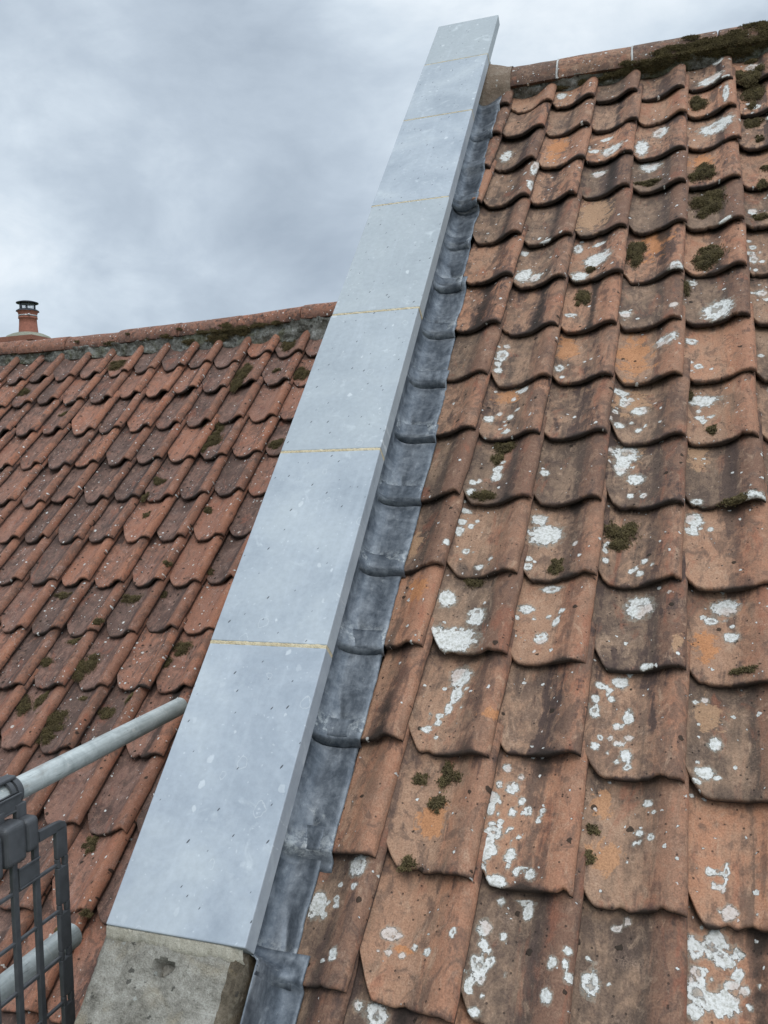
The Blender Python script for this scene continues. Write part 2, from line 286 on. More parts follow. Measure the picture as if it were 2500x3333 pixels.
def clay_material(name, left):
    """old hand-made clay: body colour per tile, soot streaks, bare orange patches, crusty pale lichen, dark specks"""
    m, t, p = material(name)
    obj = t.new('ShaderNodeTexCoord').outputs['Object']
    oi = t.new('ShaderNodeObjectInfo')
    rnd = oi.outputs['Random']
    hue, dark, specks = t.sep(oi.outputs['Color'])
    seed = t.new('ShaderNodeCombineXYZ'); t.put(seed.inputs[0], t.math('MULTIPLY', rnd, 61.0)); t.put(seed.inputs[1], t.math('MULTIPLY', rnd, 37.0)); t.put(seed.inputs[2], t.math('MULTIPLY', rnd, 83.0))
    vec = t.vmath('ADD', obj, seed.outputs[0])
    at = t.new('ShaderNodeAttribute', attribute_name='marks')
    sfa = t.new('ShaderNodeAttribute', attribute_name='surf').outputs['Vector']
    flat = t.vmath('ADD', sfa, seed.outputs[0])
    lich, stain, bare = t.sep(at.outputs['Color'])
    roll = at.outputs['Alpha']
    big = t.noise(vec, 9, 5, 0.6, 0.3)
    mid = t.noise(vec, 34, 6, 0.65, 0.4)
    grain = t.noise(vec, 260, 5, 0.75)
    grit = t.noise(vec, 620, 2, 0.6)
    streak = t.noise(t.mapping(vec, (46, 5.0, 46)), 1.0, 6, 0.62, 0.5)
    if left:
        c0, c1, c2 = (0.088, 0.056, 0.047), (0.190, 0.104, 0.080), (0.320, 0.144, 0.090)
        pan_c = (0.205, 0.130, 0.105)
        roll_c = (0.285, 0.128, 0.077)
    else:
        c0, c1, c2 = (0.098, 0.068, 0.052), (0.255, 0.154, 0.102), (0.400, 0.198, 0.118)
        pan_c = (0.325, 0.215, 0.145)
        roll_c = (0.262, 0.134, 0.087)
    f = t.math('ADD', t.math('MULTIPLY', big, 0.55), t.math('MULTIPLY', streak, 0.45))
    f = t.math('MULTIPLY_ADD', f, 1.9, -0.45)
    f = t.math('ADD', f, t.math('MULTIPLY', t.math('SUBTRACT', hue, 0.5), 0.85))
    body = t.ramp(f, [(0.28, c0), (0.5, c1), (0.78, c2)])
    body = t.mix(t.math('MULTIPLY', t.step(t.math('ADD', roll, t.math('MULTIPLY', t.math('SUBTRACT', streak, 0.5), 0.9)), 0.35, 0.8), 0.62 if left else 0.5), body, roll_c)
    panf = t.step(t.math('SUBTRACT', t.math('ADD', big, t.math('MULTIPLY', streak, 0.5)), roll), 0.55, 0.95)
    body = t.mix(t.math('MULTIPLY', panf, 0.55 if left else 0.72), body, pan_c)
    # cloudy mottling: tan dust and dark freckles
    tan = t.step(t.noise(vec, 48, 7, 0.74, 0.8), 0.50, 0.66)
    body = t.mix(t.math('MULTIPLY', tan, 0.34 if left else 0.26), body, (0.36, 0.215, 0.155) if left else (0.42, 0.285, 0.195))
    frk = t.math('MULTIPLY', t.step(t.noise(vec, 130, 6, 0.78, 0.5), 0.52, 0.66), t.step(t.noise(vec, 8, 3, 0.6), 0.40, 0.62))
    body = t.mix(t.math('MULTIPLY', frk, 0.45), body, (0.075, 0.050, 0.042))
    blv = t.mapping(vec, (1.0, 0.62, 1.0))
    soot_n = t.noise(blv, 21, 9, 0.70, 1.1)
    soot = t.step(t.math('ADD', soot_n, t.math('MULTIPLY', t.math('SUBTRACT', dark, 0.5), 0.13)), 0.50, 0.63)
    body = t.mix(t.math('MULTIPLY', soot, 0.60), body, (0.092, 0.063, 0.051))
    pale = t.step(t.noise(t.mapping(vec, (1.0, 0.55, 1.0), loc=(3.1, 1.7, 0.4)), 26, 9, 0.72, 1.0), 0.55, 0.68)
    body = t.mix(t.math('MULTIPLY', pale, 0.42), body, (0.40, 0.250, 0.185) if left else (0.47, 0.325, 0.225))
    red = t.step(t.noise(t.mapping(vec, (1.0, 0.4, 1.0), loc=(7.3, 2.2, 5.0)), 14, 7, 0.68, 0.8), 0.54, 0.66)
    body = t.mix(t.math('MULTIPLY', red, 0.40), body, (0.30, 0.105, 0.060))
    # pinkish-grey bloom of fine crust lichen
    bloom = t.math('MULTIPLY', t.step(t.noise(vec, 15, 7, 0.72, 0.6), 0.52, 0.74), t.step(grain, 0.38, 0.62))
    body = t.mix(t.math('MULTIPLY', bloom, 0.62 if left else 0.5), body, (0.40, 0.29, 0.25) if left else (0.38, 0.27, 0.20))
    # soot and algae: dark streaks running down the slope
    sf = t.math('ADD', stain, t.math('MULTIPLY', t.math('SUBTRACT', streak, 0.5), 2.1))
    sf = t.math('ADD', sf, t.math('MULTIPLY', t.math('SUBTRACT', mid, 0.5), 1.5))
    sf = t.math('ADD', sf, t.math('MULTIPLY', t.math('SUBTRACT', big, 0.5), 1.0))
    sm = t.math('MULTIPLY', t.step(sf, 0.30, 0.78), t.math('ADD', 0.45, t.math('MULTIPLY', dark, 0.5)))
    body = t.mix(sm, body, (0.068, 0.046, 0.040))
    # bare patches where the face has flaked: bright orange clay
    bf = t.step(t.math('ADD', t.math('SUBTRACT', t.math('MULTIPLY', bare, 2.0), 1.0), t.math('MULTIPLY', t.math('SUBTRACT', t.noise(vec, 28, 7, 0.72, 0.6), 0.5), 4.2)), 0.05, 0.30)
    body = t.mix(t.math('MULTIPLY', bf, 0.72), body, t.mix(t.step(hue, 0.3, 0.7), (0.40, 0.245, 0.145), (0.47, 0.205, 0.085)))
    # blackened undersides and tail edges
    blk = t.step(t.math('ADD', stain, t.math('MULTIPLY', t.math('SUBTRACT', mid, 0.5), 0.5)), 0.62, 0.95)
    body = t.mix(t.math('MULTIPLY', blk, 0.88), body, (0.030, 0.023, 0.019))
    # grain of the fired clay
    body = t.mix(1.0, body, t.ramp(grain, [(0.36, (0.72, 0.70, 0.68)), (0.5, (1, 1, 1)), (0.64, (1.24, 1.22, 1.19))]), 'MULTIPLY')
    # dark pits
    d1, k1 = t.voronoi(flat, 85, dims='2D'); ka, kb, kc = t.sep(k1)
    pit = t.math('MULTIPLY', t.step(d1, 0.13, 0.22, 1, 0), t.math('GREATER_THAN', ka, 0.955))
    body = t.mix(t.math('MULTIPLY', pit, 0.75), body, (0.035, 0.026, 0.022))
    # small dark cushions (mostly on the lower roof)
    wv = t.vmath('ADD', flat, t.vmath('MULTIPLY', t.noise(vec, 90, 3, out='Color'), (0.010, 0.010, 0.0)))
    d2, k2 = t.voronoi(wv, 26, dims='2D'); qa, qb, qc = t.sep(k2)
    rad2 = t.math('MULTIPLY_ADD', qb, 0.12, 0.05)
    cush = t.math('MULTIPLY', t.step(t.math('SUBTRACT', d2, rad2), -0.015, 0.02, 1, 0), t.math('GREATER_THAN', qa, 0.86 if left else 0.955))
    body = t.mix(t.math('MULTIPLY', cush, 0.9), body, (0.030, 0.022, 0.016))
    # pale lichen: crusts laid per tile plus scattered specks
    wl = t.vmath('ADD', flat, t.vmath('MULTIPLY', t.noise(vec, 120, 4, out='Color'), (0.012, 0.012, 0.0)))
    d3, k3 = t.voronoi(wl, 42, dims='2D'); ra, rb, rc_ = t.sep(k3)
    gate = t.math('GREATER_THAN', t.math('ADD', t.math('MULTIPLY', specks, 0.16), t.math('MULTIPLY', t.step(t.noise(vec, 12, 3), 0.48, 0.7), 0.14)), ra)
    spk = t.math('MULTIPLY', t.step(t.math('SUBTRACT', d3, t.math('MULTIPLY_ADD', rb, 0.20, 0.03)), -0.02, 0.03, 1, 0), gate)
    d4, k4 = t.voronoi(wl, 110, dims='2D'); sa, sb, sc = t.sep(k4)
    spk2 = t.math('MULTIPLY', t.step(t.math('SUBTRACT', d4, t.math('MULTIPLY_ADD', sb, 0.20, 0.08)), -0.04, 0.05, 1, 0), t.math('GREATER_THAN', t.math('MULTIPLY', specks, 0.07), sa))
    lf = t.math('SUBTRACT', t.math('MULTIPLY', lich, 2.0), 1.0)
    lfn = t.math('ADD', lf, t.math('MULTIPLY', t.math('SUBTRACT', t.noise(vec, 66, 7, 0.68), 0.5), 1.75))
    crust = t.step(lfn, 0.08, 0.18)
    fringe = t.math('MULTIPLY', t.step(lfn, -0.22, 0.06), 0.42)
    body = t.mix(fringe, body, (0.34, 0.315, 0.255))
    # older crusts go hollow: clay shows through the middle
    hollow = t.math('MULTIPLY', t.step(lfn, 0.55, 0.75), t.math('GREATER_THAN', t.noise(vec, 16, 2), 0.56))
    crust = t.math('MULTIPLY', crust, t.math('SUBTRACT', 1.0, t.math('MULTIPLY', hollow, 0.75)))
    allw = t.math('MAXIMUM', crust, t.math('MAXIMUM', spk, spk2))
    lcol = t.mix(t.step(t.noise(vec, 130, 5, 0.7), 0.34, 0.58), (0.42, 0.41, 0.365), (0.70, 0.695, 0.665))
    lcol = t.mix(t.step(t.noise(vec, 11, 1), 0.58, 0.66), lcol, t.mix(0.4, lcol, (0.52, 0.33, 0.25)))
    body = t.mix(t.math('MULTIPLY', allw, 0.93), body, lcol)
    t.put(p.inputs['Base Color'], body)
    t.put(p.inputs['Roughness'], t.math('MULTIPLY_ADD', grain, 0.2, 0.78))
    p.inputs['Specular IOR Level'].default_value = 0.22
    h = t.math('ADD', t.math('MULTIPLY', grain, 0.55), t.math('MULTIPLY', mid, 1.1))
    h = t.math('ADD', h, t.math('MULTIPLY', grit, 0.25))
    h = t.math('ADD', h, t.math('MULTIPLY', t.math('MULTIPLY', allw, t.math('ADD', 0.6, t.noise(vec, 150, 4, 0.7))), 1.7))
    h = t.math('SUBTRACT', h, t.math('MULTIPLY', pit, 0.9))
    h = t.math('ADD', h, t.math('MULTIPLY', cush, 1.4))
    h = t.math('ADD', h, t.math('MULTIPLY', t.noise(t.mapping(vec, (70, 9, 70)), 1.0, 4, 0.6), 0.7))
    t.put(p.inputs['Normal'], t.bump(h, 0.9, 0.0022))
    return m

CLAY_R = clay_material('weathered_brown_clay', False)
CLAY_L = clay_material('weathered_red_clay', True)

def stone_slab_material():
    m, t, p = material('sawn_blue_lias')
    obj = t.new('ShaderNodeTexCoord').outputs['Object']
    oi = t.new('ShaderNodeObjectInfo'); rnd = oi.outputs['Random']
    seed = t.new('ShaderNodeCombineXYZ'); t.put(seed.inputs[0], t.math('MULTIPLY', rnd, 31.0)); t.put(seed.inputs[1], t.math('MULTIPLY', rnd, 57.0))
    vec = t.vmath('ADD', obj, seed.outputs[0])
    hue, val, _ = t.sep(oi.outputs['Color'])
    cloud = t.noise(vec, 4.5, 6, 0.6, 0.6)
    fine = t.noise(vec, 60, 6, 0.7)
    base = t.ramp(cloud, [(0.32, (0.270, 0.305, 0.345)), (0.5, (0.335, 0.370, 0.408)), (0.68, (0.400, 0.434, 0.460))])
    base = t.mix(t.math('MULTIPLY', hue, 0.8), base, (0.335, 0.362, 0.366))
    blot = t.math('MULTIPLY', t.step(t.noise(vec, 17, 6, 0.62, 0.8), 0.54, 0.72), t.step(t.noise(vec, 5, 3), 0.45, 0.7))
    base = t.mix(t.math('MULTIPLY', blot, 0.7), base, (0.54, 0.575, 0.59))
    # faint wiping streaks down the slab
    st = t.step(t.noise(t.mapping(vec, (26, 2.2, 26)), 1.0, 5, 0.6, 0.3), 0.5, 0.75)
    base = t.mix(t.math('MULTIPLY', st, 0.18), base, (0.50, 0.54, 0.58))
    # shell fossils: pale flecks
    wv = t.vmath('ADD', vec, t.vmath('MULTIPLY', t.noise(vec, 45, 3, out='Color'), (0.02, 0.02, 0.0)))
    wv = t.mapping(wv, (1, 1, 0))
    d1, k1 = t.voronoi(t.mapping(wv, (1.0, 0.75, 1.0)), 27, dims='2D'); a1, b1, c1 = t.sep(k1)
    fl = t.math('MULTIPLY', t.step(t.math('SUBTRACT', d1, t.math('MULTIPLY_ADD', b1, 0.16, 0.05)), -0.03, 0.03, 1, 0), t.math('GREATER_THAN', a1, 0.87))
    ring = t.math('MULTIPLY', t.step(t.math('ABSOLUTE', t.math('SUBTRACT', d1, t.math('MULTIPLY_ADD', b1, 0.2, 0.12))), 0.0, 0.035, 1, 0), t.math('LESS_THAN', a1, 0.06))
    base = t.mix(t.math('MULTIPLY', fl, t.math('MULTIPLY_ADD', c1, 0.38, 0.06)), base, (0.70, 0.725, 0.725))
    base = t.mix(t.math('MULTIPLY', ring, 0.35), base, (0.62, 0.64, 0.63))
    d2, k2 = t.voronoi(wv, 95, dims='2D'); a2, b2, c2 = t.sep(k2)
    fl2 = t.math('MULTIPLY', t.step(d2, 0.10, 0.22, 1, 0), t.math('GREATER_THAN', a2, 0.955))
    base = t.mix(t.math('MULTIPLY', fl2, 0.28), base, (0.66, 0.69, 0.70))
    # little dark pits, all drawn out the same way with the bedding
    pv = t.mapping(t.mapping(vec, (1, 1, 0), rot=(0, 0, 0.5)), (1.0, 0.36, 0.0))
    d3, k3 = t.voronoi(pv, 24, dims='2D'); a3, b3, c3 = t.sep(k3)
    pit = t.math('MULTIPLY', t.step(t.math('SUBTRACT', d3, t.math('MULTIPLY_ADD', b3, 0.030, 0.016)), -0.012, 0.010, 1, 0), t.math('GREATER_THAN', a3, 0.22))
    nz = t.new('ShaderNodeSeparateXYZ'); t.put(nz.inputs[0], t.new('ShaderNodeTexCoord').outputs['Normal'])
    topf = t.step(nz.outputs[2], 0.5, 0.8)
    pit = t.math('MULTIPLY', pit, topf)
    base = t.mix(t.math('MULTIPLY', pit, 0.9), base, (0.055, 0.060, 0.065))
    base = t.mix(1.0, base, t.ramp(fine, [(0.25, (0.90, 0.90, 0.90)), (0.75, (1.09, 1.09, 1.09))]), 'MULTIPLY')
    vv = t.math('MULTIPLY_ADD', val, 0.3, 0.85)
    cc = t.new('ShaderNodeCombineColor'); [t.put(cc.inputs[i], vv) for i in range(3)]
    base = t.mix(1.0, base, cc.outputs[0], 'MULTIPLY')
    t.put(p.inputs['Base Color'], base)
    p.inputs['Roughness'].default_value = 0.62
    p.inputs['Specular IOR Level'].default_value = 0.35
    h = t.math('SUBTRACT', t.math('MULTIPLY', fine, 0.35), t.math('MULTIPLY', pit, 1.5))
    t.put(p.inputs['Normal'], t.bump(h, 0.5, 0.0012))
    return m
SLAB = stone_slab_material()

def rough_material(name, stops, scale, bump_d, specks=None, rough=0.92, warm=None):
    m, t, p = material(name)
    obj = t.new('ShaderNodeTexCoord').outputs['Object']
    a = t.noise(obj, scale, 7, 0.68, 0.5); b = t.noise(obj, scale * 6, 6, 0.72, 0.3); g = t.noise(obj, scale * 22, 4, 0.7)
    col = t.ramp(t.math('ADD', t.math('MULTIPLY', a, 0.6), t.math('MULTIPLY', b, 0.4)), stops)
    if warm: col = t.mix(t.step(t.noise(obj, scale * 0.6, 4, 0.6, 0.8), 0.48, 0.7), col, t.mix(0.5, col, warm))
    col = t.mix(1.0, col, t.ramp(g, [(0.25, (0.62, 0.62, 0.62)), (0.5, (1, 1, 1)), (0.75, (1.25, 1.25, 1.25))]), 'MULTIPLY')
    if specks:
        for thr, sc, c in specks:
            d, k = t.voronoi(t.vmath('ADD', obj, t.vmath('MULTIPLY', t.noise(obj, scale * 8, 3, out='Color'), (0.02, 0.02, 0.02))), sc); x, y, z = t.sep(k)
            col = t.mix(t.math('MULTIPLY', t.math('MULTIPLY', t.step(t.math('SUBTRACT', d, t.math('MULTIPLY_ADD', y, 0.22, 0.08)), -0.05, 0.05, 1, 0), t.math('GREATER_THAN', x, thr)), 0.85), col, c)
    t.put(p.inputs['Base Color'], col)
    p.inputs['Roughness'].default_value = rough; p.inputs['Specular IOR Level'].default_value = 0.2
    t.put(p.inputs['Normal'], t.bump(t.math('ADD', t.math('MULTIPLY', b, 1.0), t.math('MULTIPLY', g, 0.5)), 1.0, bump_d))
    return m

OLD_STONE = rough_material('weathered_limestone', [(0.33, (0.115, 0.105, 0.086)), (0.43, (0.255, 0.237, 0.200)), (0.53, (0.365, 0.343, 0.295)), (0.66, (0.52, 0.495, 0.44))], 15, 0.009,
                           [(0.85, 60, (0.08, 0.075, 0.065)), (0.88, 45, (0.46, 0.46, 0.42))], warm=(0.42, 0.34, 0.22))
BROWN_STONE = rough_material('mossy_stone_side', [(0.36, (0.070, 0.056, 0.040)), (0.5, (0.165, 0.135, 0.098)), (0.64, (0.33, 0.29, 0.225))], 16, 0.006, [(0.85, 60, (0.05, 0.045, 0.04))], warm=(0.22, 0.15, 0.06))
LIME = rough_material('lime_mortar', [(0.32, (0.38, 0.34, 0.265)), (0.5, (0.55, 0.51, 0.42)), (0.68, (0.68, 0.645, 0.56))], 22, 0.004)
POINTING = rough_material('buff_pointing', [(0.32, (0.38, 0.30, 0.18)), (0.5, (0.56, 0.47, 0.31)), (0.68, (0.68, 0.60, 0.44))], 26, 0.004)
WHITE_MORTAR = rough_material('white_pointing', [(0.36, (0.30, 0.29, 0.27)), (0.62, (0.58, 0.57, 0.55))], 30, 0.002)
BED = rough_material('old_grey_bedding', [(0.39, (0.040, 0.036, 0.028)), (0.47, (0.125, 0.122, 0.105)), (0.56, (0.24, 0.24, 0.22)), (0.66, (0.42, 0.42, 0.40))], 13, 0.006,
                     [(0.72, 30, (0.035, 0.032, 0.026)), (0.86, 55, (0.47, 0.47, 0.44))], warm=(0.12, 0.125, 0.06))
FLAUNCH = rough_material('flaunching', [(0.3, (0.16, 0.16, 0.12)), (0.6, (0.28, 0.28, 0.22)), (0.8, (0.36, 0.35, 0.29))], 6, 0.01)
RUBBLE = rough_material('wall_stone', [(0.3, (0.20, 0.19, 0.16)), (0.6, (0.33, 0.31, 0.27)), (0.8, (0.42, 0.40, 0.35))], 5, 0.01)
BRICK = rough_material('chimney_brick', [(0.3, (0.20, 0.09, 0.06)), (0.6, (0.30, 0.13, 0.09)), (0.8, (0.36, 0.18, 0.12))], 8, 0.006)
FELT = rough_material('dark_underlay', [(0.3, (0.02, 0.018, 0.016)), (0.7, (0.04, 0.036, 0.03))], 8, 0.002)
GRASS = rough_material('far_ground', [(0.3, (0.045, 0.06, 0.025)), (0.6, (0.07, 0.085, 0.035)), (0.8, (0.11, 0.11, 0.06))], 0.15, 0.05)

def lead_material():
    m, t, p = material('dressed_lead')
    obj = t.new('ShaderNodeTexCoord').outputs['Object']
    oi = t.new('ShaderNodeObjectInfo'); rnd = oi.outputs['Random']
    seed = t.new('ShaderNodeCombineXYZ'); t.put(seed.inputs[0], t.math('MULTIPLY', rnd, 41.0)); t.put(seed.inputs[2], t.math('MULTIPLY', rnd, 23.0))
    vec = t.vmath('ADD', obj, seed.outputs[0])
    a = t.noise(vec, 12, 7, 0.66, 0.7); b = t.noise(vec, 55, 6, 0.72, 0.4)
    s = t.noise(t.mapping(vec, (60, 8, 60)), 1.0, 5, 0.65)
    f = t.math('ADD', t.math('ADD', t.math('MULTIPLY', a, 0.5), t.math('MULTIPLY', b, 0.3)), t.math('MULTIPLY', s, 0.2))
    col = t.ramp(f, [(0.35, (0.050, 0.060, 0.074)), (0.46, (0.110, 0.127, 0.148)), (0.56, (0.200, 0.221, 0.245)), (0.69, (0.38, 0.40, 0.415))])
    pale = t.math('MULTIPLY', t.step(t.noise(vec, 26, 7, 0.75, 0.6), 0.60, 0.74), 0.6)
    col = t.mix(pale, col, (0.50, 0.52, 0.51))
    so = t.new('ShaderNodeSeparateXYZ'); t.put(so.inputs[0], obj)
    lip = t.math('MULTIPLY', t.step(t.math('ADD', so.outputs[1], t.math('MULTIPLY', t.math('SUBTRACT', t.noise(vec, 30, 5, 0.7), 0.5), 0.10)), 0.008, 0.028), t.step(so.outputs[1], 0.085, 0.025))
    col = t.mix(t.math('MULTIPLY', t.math('MULTIPLY', lip, t.step(t.noise(vec, 75, 6, 0.75), 0.42, 0.6)), 0.6), col, (0.56, 0.58, 0.57))
    t.put(p.inputs['Base Color'], col)
    t.put(p.inputs['Metallic'], t.math('MULTIPLY_ADD', t.step(f, 0.4, 0.7), -0.35, 0.62))
    t.put(p.inputs['Roughness'], t.math('MULTIPLY_ADD', b, 0.3, 0.42))
    t.put(p.inputs['Normal'], t.bump(t.math('ADD', t.math('MULTIPLY', a, 1.2), t.math('MULTIPLY', b, 0.3)), 0.5, 0.004))
    return m
LEAD = lead_material()

def moss_material():
    m, t, p = material('cushion_moss')
    obj = t.new('ShaderNodeTexCoord').outputs['Object']
    a = t.noise(obj, 30, 5, 0.65); b = t.noise(obj, 300, 3, 0.6)
    at = t.new('ShaderNodeAttribute', attribute_name='tip')
    col = t.ramp(t.math('ADD', t.math('MULTIPLY', a, 0.6), t.math('MULTIPLY', b, 0.4)), [(0.36, (0.040, 0.030, 0.018)), (0.5, (0.082, 0.062, 0.031)), (0.64, (0.140, 0.110, 0.050))])
    col = t.mix(t.math('MULTIPLY', at.outputs['Fac'], 0.65), col, (0.215, 0.175, 0.080))
    t.put(p.inputs['Base Color'], col)
    p.inputs['Roughness'].default_value = 0.9; p.inputs['Specular IOR Level'].default_value = 0.15
    return m
MOSS = moss_material()

def galv_material():
    m, t, p = material('galvanised_steel')
    obj = t.new('ShaderNodeTexCoord').outputs['Object']
    a = t.noise(obj, 25, 6, 0.7, 0.5)
    s = t.noise(t.mapping(obj, (90, 5, 90)), 1.0, 6, 0.72, 0.4)
    f = t.math('ADD', t.math('MULTIPLY', a, 0.5), t.math('MULTIPLY', s, 0.5))
    col = t.ramp(f, [(0.36, (0.27, 0.29, 0.28)), (0.5, (0.41, 0.435, 0.42)), (0.64, (0.55, 0.575, 0.555))])
    d, k = t.voronoi(t.mapping(obj, (55, 30, 55)), 1.0); x, y, z = t.sep(k)
    col = t.mix(t.math('MULTIPLY', t.math('MULTIPLY', t.step(d, 0.12, 0.3, 1, 0), t.math('GREATER_THAN', x, 0.90)), 0.7), col, (0.58, 0.58, 0.55))
    spl = t.math('MULTIPLY', t.step(t.noise(obj, 28, 6, 0.75, 0.8), 0.60, 0.66), 0.75)
    col = t.mix(spl, col, (0.56, 0.55, 0.51))
    rst = t.math('MULTIPLY', t.step(t.noise(t.mapping(obj, (20, 6, 20)), 1.0, 5, 0.7), 0.62, 0.75), 0.4)
    col = t.mix(rst, col, (0.24, 0.19, 0.14))
    sc = t.step(t.noise(t.mapping(obj, (160, 16, 160)), 1.0, 3, 0.6), 0.66, 0.72)
    col = t.mix(t.math('MULTIPLY', sc, 0.6), col, (0.13, 0.145, 0.14))
    t.put(p.inputs['Base Color'], col)
    p.inputs['Metallic'].default_value = 0.3
    t.put(p.inputs['Roughness'], t.math('MULTIPLY_ADD', a, 0.3, 0.38))
    t.put(p.inputs['Normal'], t.bump(f, 0.35, 0.002))
    return m
GALV = galv_material()

def plain(name, col, rough, metal=0.0, bump_s=200):
    m, t, p = material(name)
    obj = t.new('ShaderNodeTexCoord').outputs['Object']
    a = t.noise(obj, 40, 5, 0.65)
    c = np.array(col)
    t.put(p.inputs['Base Color'], t.ramp(a, [(0.3, tuple(c * 0.75)), (0.7, tuple(c * 1.25))]))
    p.inputs['Roughness'].default_value = rough; p.inputs['Metallic'].default_value = metal
    t.put(p.inputs['Normal'], t.bump(t.noise(obj, bump_s, 3), 0.2, 0.0006))
    return m
PLASTIC = plain('dusty_black_plastic', (0.056, 0.058, 0.062), 0.5)
DARK_METAL = plain('dark_cowl_metal', (0.035, 0.038, 0.045), 0.5, 0.5)
STEEL = plain('pale_band_steel', (0.5, 0.5, 0.5), 0.4, 0.6)
POT = plain('terracotta_pot', (0.30, 0.115, 0.075), 0.8)
WIRE = plain('thin_wire', (0.30, 0.32, 0.34), 0.5, 0.6)

# ---------------------------------------------------------------- frames
def frame(P, side, yaw=0.0, pitch=0.0, roll=0.0):
    V = VR if side == 'R' else VL; N = NR if side == 'R' else NL
    x = UX * math.cos(yaw) + V * math.sin(yaw); n = N
    y = np.cross(n, x)
    M = Matrix([[x[i], y[i], n[i], P[i]] for i in range(3)] + [[0, 0, 0, 1]])
    return M @ Matrix.Rotation(pitch, 4, 'X') @ Matrix.Rotation(roll, 4, 'Y')

ORD = ['', 'first', 'second', 'third', 'fourth', 'fifth', 'sixth', 'seventh', 'eighth', 'ninth', 'tenth', 'eleventh', 'twelfth', 'thirteenth', 'fourteenth',
       'fifteenth', 'sixteenth', 'seventeenth', 'eighteenth', 'nineteenth', 'twentieth']

# ---------------------------------------------------------------- the setting: ground, houses, gable wall
g = mesh_obj('ground', [(-1500, -1500, -7.2), (1500, -1500, -7.2), (1500, 1500, -7.2), (-1500, 1500, -7.2)], [(0, 1, 2, 3)], GRASS, smooth=False)
tag(g, kind='structure')

def house(name, pts, x0, x1, label, nfelt):
    n = len(pts)
    V = [(x0, y, z) for y, z in pts] + [(x1, y, z) for y, z in pts]
    F = [tuple(range(n))[::-1], tuple(range(n, 2 * n))] + [(i, (i + 1) % n, n + (i + 1) % n, n + i) for i in range(n)]
    o = mesh_obj(name, V, [f[::-1] for f in F], None, smooth=False, mats=[RUBBLE, FELT], midx=[0, 0] + [1 if i < nfelt else 0 for i in range(n)])
    bm_fix(o)
    return tag(o, label, 'house')

import bmesh
def bm_fix(o):
    b = bmesh.new(); b.from_mesh(o.data); bmesh.ops.recalc_face_normals(b, faces=b.faces); b.to_mesh(o.data); b.free()

def yz(P): return (float(P[1]), float(P[2]))
f_r = [yz(PR(0, v, -0.085)) for v in (4.72, 3.5, 2.6, 1.8, 0.9, 0.0)]
ap = f_r[-1]
house('house', f_r + [(2 * ap[0] + 0.25 - f_r[0][0], f_r[0][1]), (2 * ap[0] + 0.25 - f_r[0][0] - 0.25, -7.1), (f_r[0][0] + 0.25, -7.1)], 0.121, 3.2,
      'taller house under the brown lichened tile roof at the right', 6)
f_l = [yz(PL(0, v, -0.085)) for v in (4.45, 3.5, 2.6, 1.8, 0.9, 0.05)]
ap = f_l[-1]
house('house', f_l + [(2 * ap[0] + 0.25 - f_l[0][0], f_l[0][1]), (2 * ap[0] - f_l[0][0], -7.1), (f_l[0][0] + 0.25, -7.1)], -4.8, -0.112,
      'lower house under the reddish tile roof at the left', 6)

p0 = yz(PR(0, 4.5, 0.118, False)); p1 = yz(PR(0, -0.36, 0.1225, False))
mir = 2 * p1[0] - p0[0]
V = [(-0.11, p0[0], p0[1]), (-0.11, p1[0], p1[1]), (-0.11, mir, p0[1]), (-0.11, mir, -7.1), (-0.11, p0[0], -7.1)]
V += [(0.117, y, z) for _, y, z in V]
gw = mesh_obj('gable_wall', V, [(0, 1, 2, 3, 4), (9, 8, 7, 6, 5)] + [(i, i + 5, (i + 1) % 5 + 5, (i + 1) % 5) for i in range(5)], RUBBLE, smooth=False)
bm_fix(gw)
tag(gw, 'stone gable wall standing between the two roofs under the coping', 'wall')

# ---------------------------------------------------------------- pantiles
W = 0.2
PROF_R = ([-1.16, -1.07, -0.97, -0.85, -0.72, -0.60, -0.48, -0.37, -0.27, -0.19, -0.12, -0.05, 0.0],
          [.020, .012, .005, .001, .000, .002, .008, .018, .030, .038, .041, .038, .030])
PROF_L = ([-1.16, -1.07, -0.97, -0.86, -0.74, -0.62, -0.51, -0.41, -0.33, -0.25, -0.17, -0.09, -0.03, 0.0],
          [.020, .012, .004, .000, -.002, .000, .005, .013, .024, .036, .044, .045, .038, .030])
def smooth_prof(P):
    s = np.linspace(P[0][0], 0, 240); h = np.interp(s, *P)
    k = np.hanning(17); k /= k.sum()
    hp = np.concatenate([2 * h[0] - h[8:0:-1], h, 2 * h[-1] - h[-2:-10:-1]])
    return s, np.convolve(hp, k, 'valid')
PROF_R = smooth_prof(PROF_R); PROF_L = smooth_prof(PROF_L)
def prof(side, s):
    P = PROF_R if side == 'R' else PROF_L
    return np.interp(s, *P)
LIFT = 0.026; THICK = 0.0155
GAUGE = {'R': 0.262, 'L': 0.298}

class Tile: pass

def surf_coords(o, C):
    a = o.data.attributes.new('surf', 'FLOAT_VECTOR', 'POINT')
    a.data.foreach_set('vector', np.ascontiguousarray(C, dtype=np.float32).ravel())


def tile_z(tl, x, y):
    """top surface height in the tile's own frame"""
    h = prof(tl.side, x / W) * tl.hs - prof(tl.side, 0.0) * tl.hs
    return h - LIFT * y / GAUGE[tl.side] + tl.twist * (x + 0.1) * y + tl.bow * (x + 0.1) ** 2

